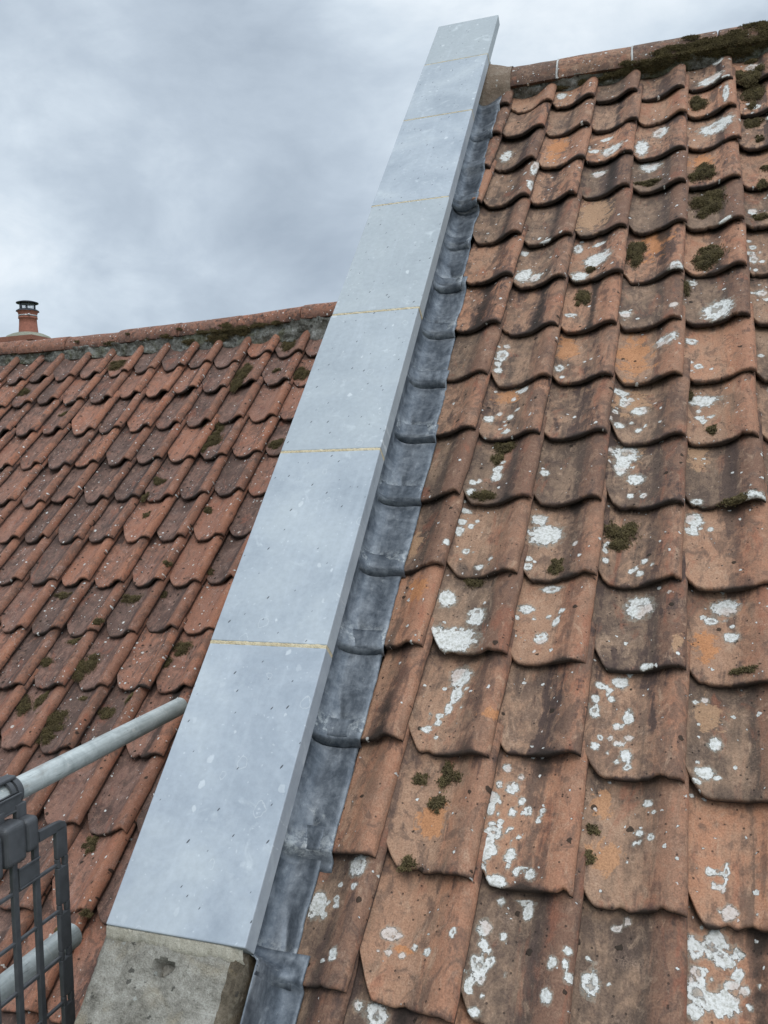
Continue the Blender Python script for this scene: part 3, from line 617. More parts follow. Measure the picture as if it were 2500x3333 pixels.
def make_tile(side, u0, v0, col, row, length, smin=-1.14, fine=True):
    tl = Tile(); tl.side = side; tl.u0 = u0; tl.v0 = v0; tl.col = col; tl.row = row
    tl.hs = random.uniform(0.98, 1.26); tl.twist = random.gauss(0, 0.045); tl.bow = random.gauss(0, 0.13)
    nx, ny = (40, 42) if fine else (26, 24)
    xs = np.linspace(smin * W, 0, nx - 2); xs = np.concatenate([[xs[0]], [xs[0] + .0025], xs[1:-1], [xs[-1] - .0025], [xs[-1]]])
    ys = np.linspace(0, length, ny - 2); ys = np.concatenate([[0, .002, .005], ys[1:-1], [length]])
    X, Y = np.meshgrid(xs, ys)
    seed = random.randint(0, 9999)
    xf = X[0]
    P1 = np.stack([xf, np.full_like(xf, seed * .37), np.zeros_like(xf)], 1)
    ragged = 0.0022 * fbm(P1, 22, 3, seed) + 0.0012 * vnoise(P1, 130, seed + 5)
    s = xf / W
    if side == 'R':
        a = random.uniform(0.12, 0.19); q = np.maximum(0, (-1 + a - s)) / a; e = random.uniform(.030, .048) * np.minimum(q, 2.0) ** 1.3
    else:
        a = random.uniform(0.20, 0.27); q = np.maximum(0, (-1 + a - s)) / a; e = random.uniform(.046, .064) * np.minimum(q, 1.7) ** 1.55
    e = e + random.gauss(0, .010) * (s + .5) * W * 3
    # the odd bite out of the tail
    for _ in range(random.choice((0, 0, 1, 1, 2, 2, 3))):
        c = random.uniform(-0.95, -0.02); wdt = random.uniform(.03, .10)
        e = e + random.uniform(.004, .011) * np.maximum(0, 1 - np.abs(s - c) / wdt) ** 0.6
    e = e + ragged
    Yp = e[None, :] + Y * (length - e[None, :]) / length
    Py = np.stack([np.zeros(len(ys)), ys, np.full(len(ys), seed * .11)], 1)
    edge = 0.0016 * fbm(Py, 18, 3, seed + 7)
    Xp = X + (edge[:, None]) * np.clip((X / W + 0.25) / 0.25, 0, 1)
    Z = tile_z(tl, Xp, Yp)
    Pn = np.stack([Xp.ravel(), Yp.ravel(), np.full(Xp.size, seed * .21)], 1)
    Z = Z + (0.0014 * fbm(Pn, 14, 3, seed + 11) + 0.0005 * vnoise(Pn, 75, seed + 3)).reshape(Z.shape)
    Z[0, :] -= .0042; Z[1, :] -= .0014; Z[:, -1] -= .0042; Z[:, -2] -= .0012; Z[:, 0] -= .003; Z[:, 1] -= .001
    Zb = tile_z(tl, Xp, Yp) - THICK
    Vt = np.stack([Xp, Yp, Z], -1).reshape(-1, 3); Vb = np.stack([Xp, Yp, Zb], -1).reshape(-1, 3)
    NX, NY = len(xs), len(ys); n = NX * NY
    V = np.concatenate([Vt, Vb])
    F = [grid_faces(NX, NY), grid_faces(NX, NY, n, True)]
    i = np.arange(NX - 1); F.append(np.stack([i + n, i + 1 + n, i + 1, i], 1))
    k = (NY - 1) * NX + i; F.append(np.stack([k, k + 1, k + 1 + n, k + n], 1))
    jv = np.arange(NY - 1) * NX; F.append(np.stack([jv + n, jv, jv + NX, jv + NX + n], 1)[:, ::-1][:, [3, 2, 1, 0]][:, ::-1])
    jr = jv + NX - 1; F.append(np.stack([jr, jr + n, jr + NX + n, jr + NX], 1))
    F = np.concatenate(F)
    tl.V = V; tl.F = F; tl.n = n; tl.Xp = Xp; tl.Yp = Yp; tl.seed = seed
    tl.lich = []; tl.bare = []; tl.moss = []
    return tl

def finish_tile(tl, mat, label, group, look):
    G = GAUGE[tl.side]
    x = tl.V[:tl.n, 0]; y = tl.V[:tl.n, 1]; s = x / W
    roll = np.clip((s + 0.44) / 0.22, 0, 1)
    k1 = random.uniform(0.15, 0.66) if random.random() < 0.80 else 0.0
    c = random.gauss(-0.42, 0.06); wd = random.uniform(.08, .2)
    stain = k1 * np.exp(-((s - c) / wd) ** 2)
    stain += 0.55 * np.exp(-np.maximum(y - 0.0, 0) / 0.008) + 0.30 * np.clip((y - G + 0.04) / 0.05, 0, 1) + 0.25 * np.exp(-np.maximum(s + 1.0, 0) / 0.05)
    if random.random() < 0.3: stain += random.uniform(.15, .35) * np.exp(-((s + random.uniform(.1, .9)) / .22) ** 2) * np.clip(1 - y / random.uniform(.08, .3), 0, 1)
    stain += random.uniform(0.0, 0.22)
    if tl.side == 'R' and tl.row < 8: stain += 0.10
    def blobs(lst):
        f = np.full(len(x), -1.0)
        for (bx, by, rx, ry) in lst:
            d = np.sqrt(((x - bx) / rx) ** 2 + ((y - by) / ry) ** 2)
            f = np.maximum(f, 1 - d)
        return np.clip(f * .5 + .5, 0, 1)
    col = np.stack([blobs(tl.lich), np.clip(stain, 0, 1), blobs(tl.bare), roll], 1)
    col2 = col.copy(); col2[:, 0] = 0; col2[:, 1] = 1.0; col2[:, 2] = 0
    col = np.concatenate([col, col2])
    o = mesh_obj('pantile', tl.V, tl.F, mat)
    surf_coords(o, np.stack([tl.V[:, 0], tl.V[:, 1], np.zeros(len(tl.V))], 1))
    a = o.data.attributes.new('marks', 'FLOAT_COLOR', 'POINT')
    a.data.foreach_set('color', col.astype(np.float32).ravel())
    sharp(o, 62)
    side = tl.side
    P = (PR if side == 'R' else PL)(tl.u0, tl.v0, 0.0)
    dv = 0.02
    sg = sag_r if side == 'R' else sag_l
    pitch = math.atan2(float(sg(tl.v0 - dv) - sg(tl.v0)), dv)
    o.matrix_world = frame(P, side, (0.050 if side == 'R' else -0.023) + random.gauss(0, .009), pitch + random.gauss(0, .006), random.gauss(0, .008))
    dark = random.uniform(0.15, 0.95)
    o.color = look + (1,) if len(look) == 3 else look
    tag(o, label, 'roof tile', group)
    tl.obj = o
    return o

# moss: a low uneven cushion bristling with short shoots
def moss_mesh(item, zf, parent, density=1.0):
    """one clump (x, y, rx, ry) in the parent's frame; zf(x, y) gives the surface under the moss"""
    cx, cy, rx, ry = item
    V = []; F = []; T = []
    lobes = [(cx + random.gauss(0, .1) * rx, cy + random.gauss(0, .1) * ry, rx * .55, ry * .55)]
    for k in range(random.choice((5, 6, 7, 8))):
        t = random.uniform(0, 6.28); q = random.uniform(.35, .85); f = random.uniform(.16, .42)
        lobes.append((cx + rx * q * math.cos(t), cy + ry * q * math.sin(t), rx * f, ry * f))
    for (lx, ly, ax_, ay_) in lobes:
        ph = [random.uniform(0, 6.28) for _ in range(4)]; am = [random.uniform(.06, .20) for _ in range(4)]
        def rad(t): return 1 + sum(am[k] * math.sin((k + 2) * t + ph[k]) for k in range(4))
        hgt = min(ax_, ay_) * random.uniform(.30, .52) + .004
        na, nr = 18, 5; b = len(V)
        for ir in range(nr + 1):
            for ia in range(na):
                t = 2 * math.pi * ia / na; r = ir / nr
                q = r * rad(t) * 0.66
                px = lx + ax_ * q * math.cos(t); py = ly + ay_ * q * math.sin(t)
                z = zf(px, py) + hgt * (1 - r ** 2.2) * random.uniform(.5, 1.15) - .0015 - (0.004 if ir == nr else 0)
                V.append((px + random.gauss(0, .0012), py + random.gauss(0, .0012), z)); T.append(random.random() * .25)
        for ir in range(nr):
            for ia in range(na):
                ja = (ia + 1) % na
                F.append((b + ir * na + ia, b + (ir + 1) * na + ia, b + (ir + 1) * na + ja, b + ir * na + ja))
        N = int(min(1100, math.pi * ax_ * ay_ / 3.4e-6 * density)) + 16
        for _ in range(N):
            t = random.uniform(0, 6.28); r = math.sqrt(random.random()) * (1.5 if random.random() < .35 else 1.0)
            q = r * rad(t)
            px = lx + ax_ * q * math.cos(t); py = ly + ay_ * q * math.sin(t)
            z = zf(px, py) + hgt * max(0, 1 - r ** 2.2) - .001
            a = random.uniform(0, 6.28); L = random.uniform(.004, .0105); tilt = random.uniform(.3, 1.25)
            dx, dy, dz = math.cos(a) * math.sin(tilt) * L, math.sin(a) * math.sin(tilt) * L, math.cos(tilt) * L
            w = random.uniform(.0007, .0016); bx, by = -math.sin(a) * w, math.cos(a) * w
            b = len(V); tp = random.random() ** 1.3
            V += [(px - bx, py - by, z), (px + bx, py + by, z), (px + dx * .6 + bx * .8, py + dy * .6 + by * .8, z + dz * .75), (px + dx * .6 - bx * .8, py + dy * .6 - by * .8, z + dz * .75), (px + dx, py + dy, z + dz * .8)]
            T += [0, 0, tp * .6, tp * .6, tp]
            F += [(b, b + 1, b + 2, b + 3), (b + 3, b + 2, b + 4)]
    o = mesh_obj('moss_clump', V, F, MOSS, parent, smooth=False)
    at = o.data.attributes.new('tip', 'FLOAT', 'POINT'); at.data.foreach_set('value', np.array(T, dtype=np.float32))
    return o

def fit_grid(C):
    k = np.array(list(C.keys()), float); p = np.array(list(C.values()))
    A = np.stack([np.ones(len(k)), k[:, 0], k[:, 1], k[:, 0] * k[:, 1], k[:, 1] ** 2], 1)
    cu = np.linalg.lstsq(A, p[:, 0], rcond=None)[0]; cv = np.linalg.lstsq(A, p[:, 1], rcond=None)[0]
    def f(c, r):
        a = np.array([1, c, r, c * r, r * r]); return float(a @ cu), float(a @ cv)
    return f
fr = fit_grid(CORNR); fl = fit_grid(CORNL)
def corner(C, f, c, r):
    if (c, r) in C: return C[(c, r)]
    u, v = f(c, r)
    return u + random.gauss(0, .003), v + random.gauss(0, .005)

# -- right roof
ledge = [(0.13, .238), (0.39, .228), (0.69, .220), (0.96, .222), (1.22, .222), (1.47, .226), (1.9, .238), (2.32, .246), (2.58, .240), (2.86, .250), (3.09, .243), (3.37, .243), (3.66, .236), (3.90, .210), (3.97, .238), (4.8, .240)]
def lead_u(v): return float(np.interp(v, [a for a, _ in ledge], [b for _, b in ledge]))
RT = {}
for r in range(1, 19):
    for c in range(1, 11):
        u, v = corner(CORNR, fr, c, r)
        if u < 0.16 or (c == 1 and r >= 5): continue
        smin = max(-1.14, (lead_u(v) - 0.020 - u) / W) if c <= 2 else -1.14
        px, py = to_px(PR(u, v))
        fine = True
        tl = make_tile('R', u, v, c, r, min(0.36, v + 0.0 if r == 1 else 0.36), smin, fine)
        RT[(c, r)] = tl
def owner(T, u, v, G):
    best = None
    for tl in T.values():
        x = u - tl.u0; y = tl.v0 - v
        x2 = x - 0.05 * y if tl.side == 'R' else x + 0.023 * y
        if -W * 1.02 < x2 <= 0.004 and -0.012 <= y <= G + 0.03:
            if best is None or y < best[1]: best = (tl, y, x2)
    return best
for lst, key in ((LICHEN, 'lich'), (BARE, 'bare'), (MOSSR, 'moss')):
    for (u, v, rx, ry) in lst:
        b = owner(RT, u, v, 0.262)
        k_ = 1.20 if key == 'lich' else 1.0
        if b: getattr(b[0], key).append((b[2], b[1], rx * (1.15 if key == 'moss' else k_), ry * (1.15 if key == 'moss' else k_)))
for tl in RT.values():           # the columns past the photo's right edge and the eaves get crusts of their own
    if tl.u0 > 1.27 or tl.row >= 15 or (tl.row <= 8 and tl.col == 7):
        for _ in range(random.randint(1, 5)):
            r = random.uniform(.008, .026)
            tl.lich.append((random.uniform(-.17, -.03), random.uniform(.02, .25), r, r * random.uniform(.7, 1.4)))
    if tl.col >= 7 and random.random() < .35: tl.moss.append((random.uniform(-.15, -.05), random.uniform(.05, .2), random.uniform(.02, .04), random.uniform(.015, .03)))
    # small satellites round each listed crust
    for (bx, by, rx, ry) in list(tl.lich):
        for _ in range(random.choice((0, 1, 2, 3))):
            t = random.uniform(0, 6.28); r = random.uniform(.0048, .011)
            tl.lich.append((bx + math.cos(t) * (rx + r) * random.uniform(1.1, 1.9), by + math.sin(t) * (ry + r) * random.uniform(1.1, 1.9), r, r))
for (c, r), tl in sorted(RT.items(), key=lambda k: (k[0][1], k[0][0])):
    firstc = min(cc for (cc, rr) in RT if rr == r and RT[(cc, rr)].u0 > 0.245)
    k = c - firstc + 1
    big = len(tl.lich)
    look = ['mossy brown' if tl.moss else '', 'white-lichened brown' if big > 5 else ''][0 if tl.moss else 1] or ('orange-patched brown' if tl.bare else ('brown lichen-spotted' if big else 'plain brown'))
    if k < 1: lab = f'brown pantile mostly under the lead, {ORD[r]} course below the right ridge'
    elif k == 1: lab = f'{look} pantile next to the grey lead, {ORD[r]} course below the right ridge'
    else: lab = f'{look} pantile, {ORD[k]} from the grey lead, {ORD[r]} course below the right ridge'
    o = finish_tile(tl, CLAY_R, lab, 'pantiles on the brown right roof', (random.betavariate(1.3, 1.3), random.uniform(.2, 1.0), random.uniform(.0, .32)))
    if tl.moss:
        for it in tl.moss: moss_mesh(it, lambda a, b, t=tl: float(tile_z(t, a, b)), o)

# -- left roof
LT = {}
cmin = {1: -14, 2: -13, 3: -13, 4: -12, 5: -11, 6: -10, 7: -9, 8: -9, 9: -8, 10: -7, 11: -6, 12: -6, 13: -6, 14: -6}
for r in range(1, 15):
    for c in range(cmin[r], 6):
        u, v = corner(CORNL, fl, c, r)
        if u > 0.985: continue
        LT[(c, r)] = make_tile('L', u, v, c, r, min(0.40, v + 0.0) if r == 1 else 0.39, -1.14, r >= 6)
for (u, v, rx, ry) in MOSSL:
    b = owner(LT, u, v, 0.298)
    if b: b[0].moss.append((b[2], b[1], rx, ry))
def left_seen(tl):
    px, py = to_px(PL(tl.u0 - 0.10, tl.v0 - 0.08, -0.02))
    edge = 349 + (3004 - py) * (1424 - 349) / (3004 - 88)
    return px < edge
for r in range(1, 15):
    row = sorted([tl for (c, rr), tl in LT.items() if rr == r], key=lambda t: -t.u0)
    k = 0
    for tl in row:
        if left_seen(tl):
            k += 1
            look = 'mossy reddish' if tl.moss else 'reddish'
            lab = (f'{look} pantile against the pale coping, {ORD[r]} course below the left ridge' if k == 1 else
                   f'{look} pantile, {ORD[k]} left of the coping, {ORD[r]} course below the left ridge')
        else:
            lab = 'reddish pantile of the lower roof hidden behind the pale stone coping'
        for _ in range(random.choice((0, 0, 0, 1, 2))):
            q = random.uniform(.004, .009); tl.lich.append((random.uniform(-.18, -.02), random.uniform(.01, .28), q, q))
        o = finish_tile(tl, CLAY_L, lab, 'pantiles on the reddish left roof', (random.betavariate(1.4, 1.4), random.uniform(.2, 1.0), random.uniform(.05, .55)))
        if tl.moss:
            for it in tl.moss: moss_mesh(it, lambda a, b, t=tl: float(tile_z(t, a, b)), o, 0.8)

# ---------------------------------------------------------------- coping slabs
CU0, CU1, CN, CT = -0.139, 0.1735, 0.174, 0.0495
VJ = [-0.458, -0.007, 0.547, 1.241, 1.924, 2.572, 3.221, 3.878]
desc = ['short pale grey coping slab topmost at the gable peak', 'pale blue-grey coping slab second from the gable peak', 'pale blue-grey coping slab third from the gable peak',
        'pale blue-grey coping slab fourth from the peak, beside the end of the left ridge', 'pale blue-grey coping slab fifth from the peak, below the left ridge line',
        'pitted blue-grey coping slab third from the bottom old stone... ', 'large pitted blue-grey coping slab lowest in the run, above the old holed stone']
desc[5] = 'pitted blue-grey coping slab, second lowest, just above the lowest slab'
desc[4] = 'pale blue-grey coping slab fifth from the peak, third from the bottom'
for i in range(7):
    gap = 0.0060 + 0.0006 * i; gap0 = gap - 0.0006
    v0, v1 = VJ[i] + (gap0 / 2 if i else 0), VJ[i + 1] - (gap / 2 if i < 6 else 0)
    vc = (v0 + v1) / 2; uc = (CU0 + CU1) / 2
    hw = (CU1 - CU0) / 2; hl = (v1 - v0) / 2
    b = MB(); b.box(-hw, hw, -hl, hl, -CT, 0)
    o = b.build('coping_slab', SLAB)
    bevel(o, 0.0026, 2)
    jit = random.gauss(0, .0018)
    o.matrix_world = frame(PR(uc + jit, vc, CN + random.gauss(0, .0004), False), 'R')
    o.color = ((0.9, 0.45, 0, 1), (0.25, 0.5, 0, 1), (0.1, 0.55, 0, 1), (0.75, 0.5, 0, 1), (0.55, 0.5, 0, 1), (0.25, 0.5, 0, 1), (0.0, 0.45, 0, 1))[i]
    tag(o, desc[i], 'coping stone', 'new coping slabs up the gable')
    if i < 6:   # the joint under this slab, pointed in lime mortar
        nx = 60; xs = np.linspace(-hw + .0005, hw - .0008, nx); th = .005
        V = []; F = []
        for k, x in enumerate(xs):
            w1 = gap / 2 + .0012 * abs(random.gauss(0, 1)) * (0.4 + .2 * i); zt = .0012 - random.uniform(0, .0022) if 1 < k < nx - 2 else -.001
            for (yy, zz) in ((-hl + .0008, -CT + .001), (-hl + .0008 * random.uniform(-1, 1), zt - .0005), (-hl - gap / 2, zt), (-hl - gap - .0006 * random.uniform(0, 1.6), zt - .0007), (-hl - gap - .0008, -CT + .001)):
                V.append((x, yy, zz))
        for k in range(nx - 1):
            for q in range(4): F.append((k * 5 + q, (k + 1) * 5 + q, (k + 1) * 5 + q + 1, k * 5 + q + 1))
        F += [(0, 1, 2, 3, 4), tuple((nx - 1) * 5 + q for q in (4, 3, 2, 1, 0))]
        mesh_obj('mortar_joint', V, F, POINTING, o, smooth=False)

# ---------------------------------------------------------------- old stone at the foot of the coping
def cross(t):      # t 0..1 across: left side, top, broken right arris, right side
    pts = [(-0.160, -0.24), (-0.156, 0.118), (-0.151, 0.139), (-0.142, 0.149), (0.128, 0.151), (0.150, 0.143), (0.159, 0.120), (0.168, 0.03), (0.170, -0.24)]
    d = [0]
    for a, b in zip(pts, pts[1:]): d.append(d[-1] + math.dist(a, b))
    x = np.interp(t * d[-1], d, [p[0] for p in pts]); y = np.interp(t * d[-1], d, [p[1] for p in pts])
    return x, y
nt, nv = 190, 130
tt = np.linspace(0, 1, nt); vv = np.linspace(3.83, 4.46, nv)
cx, cy = cross(tt)
Vx = np.repeat(cx[None, :], nv, 0); Vn = np.repeat(cy[None, :], nv, 0); Vy = -np.repeat((vv - 3.884)[:, None], nt, 1)
P = np.stack([Vx.ravel(), Vy.ravel(), Vn.ravel()], 1)
dsp = 0.0046 * fbm(P, 9, 4, 3) + 0.0030 * fbm(P, 42, 4, 9) + 0.0016 * vnoise(P, 150, 4)
nrm = np.zeros_like(P); topm = P[:, 2] > 0.125
nrm[topm, 2] = 1; nrm[~topm & (P[:, 0] < 0), 0] = -1; nrm[~topm & (P[:, 0] > 0), 0] = 0.9
P = P + nrm * dsp[:, None]
P[:, 0] = np.where((P[:, 1] > 0.006) & (P[:, 0] > 0.112), 0.112, P[:, 0])
hx, hy = 0.003, -0.047
ang = np.arctan2(P[:, 1] - hy, P[:, 0] - hx)
hr = np.hypot((P[:, 0] - hx) / (0.0185), (P[:, 1] - hy) / (0.0125)) / (1 + .12 * np.sin(3 * ang + 1) + .08 * np.sin(5 * ang))
P[:, 2] -= np.where(topm, 0.050 * np.clip((1.12 - hr) / 0.28, 0, 1), 0)
Fk = grid_faces(nt, nv, flip=True)
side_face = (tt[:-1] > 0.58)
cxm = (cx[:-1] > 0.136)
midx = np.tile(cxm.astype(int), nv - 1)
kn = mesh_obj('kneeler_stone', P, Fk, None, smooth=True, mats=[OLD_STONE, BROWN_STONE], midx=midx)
sharp(kn, 50)
kn.matrix_world = frame(PR(0, 3.884, 0, False), 'R')
tag(kn, 'rough weathered old stone with a small hole at the foot of the coping', 'stone')
# mortar fillet between slab and old stone
nx = 120; xs = np.linspace(-0.143, 0.160, nx); V = []
rag = fbm(np.stack([xs, xs * 0, xs * 0], 1), 20, 4, 5) * .008
for k, x in enumerate(xs):
    tp_ = min(1, max(0, (.158 - x) / .05)) ** .5
    lo = -0.003 - .011 * tp_ + rag[k] * tp_ - .008 * (x > .1) * (x - .1) / .06
    for q, (yy, zz) in enumerate(((0.014, 0.16), (0.0055, 0.1680), (0.001, 0.1650), (lo * .5, 0.1590), (lo, 0.1528), (lo - .004, 0.138))):
        edge = max(0, (x - .135) / .025) * .016 + max(0, (-.135 - x) / .011) * .006
        V.append((x, yy + random.gauss(0, .0007), zz - edge + random.gauss(0, .0009)))
F = [(k * 6 + q, k * 6 + q + 1, (k + 1) * 6 + q + 1, (k + 1) * 6 + q) for k in range(nx - 1) for q in range(5)]
mesh_obj('mortar_fillet', V, F, LIME, kn, smooth=True)

# ---------------------------------------------------------------- lead flashing, one piece to each course
def roof_n(u, v):
    best = -0.06
    for r in range(1, 19):
        for c in (1, 2, 3):
            if (c, r) not in RT: continue
            uv = LEADT[(c, r)]
            y = uv[1] - v
            if y < -0.001 or y > 0.30: continue
            x = u - uv[0] - 0.05 * y
            if x < -1.14 * W or x > 0.0: continue
            z = float(prof('R', x / W) - prof('R', 0.0)) - LIFT * y / 0.262
            best = max(best, z)
    return best
LEADT = {}
for r in range(1, 19):
    for c in (1, 2, 3):
        if (c, r) in RT: LEADT[(c, r)] = (RT[(c, r)].u0, RT[(c, r)].v0)
        else: LEADT[(c, r)] = fr(c, r)
for r in range(1, 18):
    tl = RT.get((2, r)) or RT.get((1, r))
    vt = LEADT[(2, r)][1] - 0.012 if r < 6 else LEADT[(2, r)][1]
    vt = 0.5 * (LEADT[(1, r)][1] + LEADT[(2, r)][1])
    if r == 14: vt += .03
    vtop = max(0.045, (0.5 * (LEADT[(1, r - 1)][1] + LEADT[(2, r - 1)][1]) if r > 1 else 0.045) - 0.05)
    ny = 34; nxl = 22; nup = 9
    ys = np.concatenate([[-.0165, -.0150, -.0115, -.006], np.linspace(0, vt - vtop, ny - 4)])
    ue = np.interp(vt, [a for a, _ in ledge], [b for _, b in ledge]) + random.gauss(0, .003)
    V = np.zeros((ny, nxl + nup, 3))
    tilt = random.gauss(0, .008)
    ze = roof_n(ue - .004, vt - .004) + 0.006
    ew = .0028 * fbm(np.stack([ys, ys * 0 + r * 2.7, ys * 0], 1), 16, 3, r + 40)
    sway = float(np.interp(vt, [0.2, 1.1, 1.6, 2.4], [.034, .028, .010, .003]))
    for jy, y in enumerate(ys):
        v = vt - y
        uw = float(np.interp(v, [3.868, 3.877], [0.1235, 0.184]))
        us = np.linspace(uw, max(ue, uw + .03) + tilt * y + ew[jy], nxl)
        t_ = np.linspace(0, 1, nxl)
        edge = max(roof_n(us[-1] - .003, min(v, vt - .003)) + .005, ze - LIFT * y / 0.262)
        z = edge - sway * (1 - t_ ** 1.5) * (1 - .25 * y / .26) + 0.030 * np.exp(-(us - uw) / 0.014) - 0.005 * np.sin(math.pi * t_) * (1 - y / .4)
        z[-3:] -= np.array([.0004, .0018, .0042]) * (1 - 0.3 * random.random())
        drop = [0.026, 0.019, 0.0095, 0.0024][jy] if jy < 4 else 0
        z = z - drop + sag_r(v)
        V[jy, :nxl, 0] = us[::-1]; V[jy, :nxl, 2] = z[::-1]; V[jy, :, 1] = y
        up = np.linspace(0.02, 1, nup)
        V[jy, nxl:, 0] = uw - 0.0045 * up ** .4
        V[jy, nxl:, 2] = z[0] + (0.121 - z[0]) * up
    Pn = V.reshape(-1, 3) + np.array([r * 3.1, 0, 0])
    dent = 0.0021 * fbm(Pn, 15, 3, r) + 0.0008 * vnoise(Pn, 70, r + 2)
    fade = np.ones((ny, nxl + nup)); fade[:, nxl:] = 0.3
    V[:, :, 2] += dent.reshape(ny, -1) * fade
    # a soft crease beside the wall on some pieces
    if random.random() < 0.8:
        yc = random.uniform(.03, .08); xc = random.uniform(.15, .18)
        d = np.exp(-(((V[:, :, 0] - xc - (V[:, :, 1] - yc) * -.25) / .007) ** 2 + ((V[:, :, 1] - yc) / .035) ** 2))
        V[:, :nxl, 2] -= 0.007 * d[:, :nxl]
    # pull the tail edge out of true
    V[:4, :, 1] += (0.0035 * fbm(np.stack([V[0, :, 0] * 1.0, V[0, :, 0] * 0 + r, V[0, :, 0] * 0], 1), 18, 2, r))[None, :]
    V[:, :, 0] -= 0.0
    n1 = nxl + nup
    o = mesh_obj('lead_flashing', V.reshape(-1, 3), grid_faces(n1, ny, flip=True), LEAD)
    sm = o.modifiers.new('thickness', 'SOLIDIFY'); sm.thickness = 0.0022; sm.offset = 0
    o.matrix_world = frame(PR(0, vt, 0, False), 'R')
    where = 'topmost under the ridge mortar' if r == 1 else f'{ORD[r]} course below the right ridge'
    tag(o, f'dark grey lead flashing piece beside the coping, {where}', 'lead flashing', 'lead flashing pieces stepped down beside the coping')

# ---------------------------------------------------------------- ridges
def arc_tile(x0, x1, yc, zc, prof_pts, wob, name, mat, color):
    """prof_pts: outer profile (y, z) from front edge over the crown to the back edge"""
    pp = np.array(prof_pts); nl = 26
    d = np.concatenate([[0], np.cumsum(np.hypot(*np.diff(pp, axis=0).T))])
    tt = np.linspace(0, d[-1], 46); Y = np.interp(tt, d, pp[:, 0]); Z = np.interp(tt, d, pp[:, 1])
    k = np.array([.25, .5, .25])
    for _ in range(4): Y[1:-1] = np.convolve(Y, k, 'valid'); Z[1:-1] = np.convolve(Z, k, 'valid')
    xs = np.concatenate([[0, .003], np.linspace(.012, x1 - x0 - .012, nl - 4), [x1 - x0 - .003, x1 - x0]])
    n = len(tt); V = []
    seed = random.randint(0, 999)
    for shell in (0, 1):
        sc = 1 if shell == 0 else 1 - .014 / max(abs(Y.max()), .05)
        for i, x in enumerate(xs):
            e = 0.0035 if i in (0, len(xs) - 1) and shell == 0 else 0
            yy = Y * sc * (1 - e * 8); zz = Z * sc - e - (0.006 if shell else 0)
            V.append(np.stack([np.full(n, x), yy, zz], 1))
    V = np.concatenate(V)
    Pn = V + seed
    V[:, 2] += wob * fbm(Pn, 7, 3, seed); V[:, 1] += wob * .6 * fbm(Pn + 9, 9, 3, seed + 1)
    nn = len(xs) * n
    F = [grid_faces(n, len(xs), flip=True), grid_faces(n, len(xs), nn)]
    i = np.arange(n - 1)
    F.append(np.stack([i, i + 1, i + 1 + nn, i + nn], 1)); q = (len(xs) - 1) * n + i; F.append(np.stack([q + nn, q + 1 + nn, q + 1, q], 1))
    jv = np.arange(len(xs) - 1) * n
    F.append(np.stack([jv, jv + nn, jv + n + nn, jv + n], 1)); jr = jv + n - 1; F.append(np.stack([jr + n, jr + n + nn, jr + nn, jr], 1))
    o = mesh_obj(name, V, np.concatenate(F), mat)
    bm_fix(o); sharp(o, 55)
    o.location = (x0, yc, zc)
    o.color = color
    arc = np.tile(np.tile(tt, len(xs)), 2)
    surf_coords(o, np.stack([V[:, 0], arc, np.zeros(len(V))], 1))
    a = o.data.attributes.new('marks', 'FLOAT_COLOR', 'POINT')
    c = np.zeros((len(V), 4)); c[:, 1] = 0.36 + 0.40 * np.clip(1 - (V[:, 2] - V[:, 2].min()) / .05, 0, 1); c[:, 3] = 0.55
    a.data.foreach_set('color', c.astype(np.float32).ravel())
    return o, (Y, Z)

def half(r, flat=1.0, a0=-6, a1=186):
    return [(-r * math.cos(math.radians(a)), r * flat * math.sin(math.radians(a))) for a in np.linspace(a0, a1, 40)]

# left ridge: half-round tiles
def ridge_dz(u): return float(np.interp(u, [-3.6, -2.6, -1.44, -0.6, -0.1, 0.4, 1.0], [-.030, -.024, -.012, .014, .044, .056, .058]))
LYC, LZC, LRR = OL[1] + 0.005, OL[2] + 0.021, 0.090
cuts = [-3.55, -3.12, -2.69, -2.254, -1.86, -1.438, -0.971, -0.53, -0.09, 0.36, 0.80, 0.985]
for i, (a, b) in enumerate(zip(cuts, cuts[1:])):
    n_from = len(cuts) - 1 - i
    za, zb_ = ridge_dz(a), ridge_dz(b)
    o, pf = arc_tile(OL[0] + a + .002, OL[0] + b - .002, LYC + random.gauss(0, .003), LZC + za + random.gauss(0, .004), half(LRR + random.gauss(0, .0015)), .0022, 'ridge_tile', CLAY_L,
                     (random.uniform(.35, .85), random.uniform(.3, .8), random.uniform(.3, .7), 1))
    o.rotation_euler = (0, -math.atan2(zb_ - za, b - a), 0)
    if b < 0.2: lab = f'weathered half-round ridge tile on the lower roof, {ORD[n_from - 3]} left of the coping'
    else: lab = 'weathered half-round ridge tile of the lower roof hidden behind the pale coping'
    tag(o, lab, 'ridge tile', 'half-round ridge tiles on the lower roof')

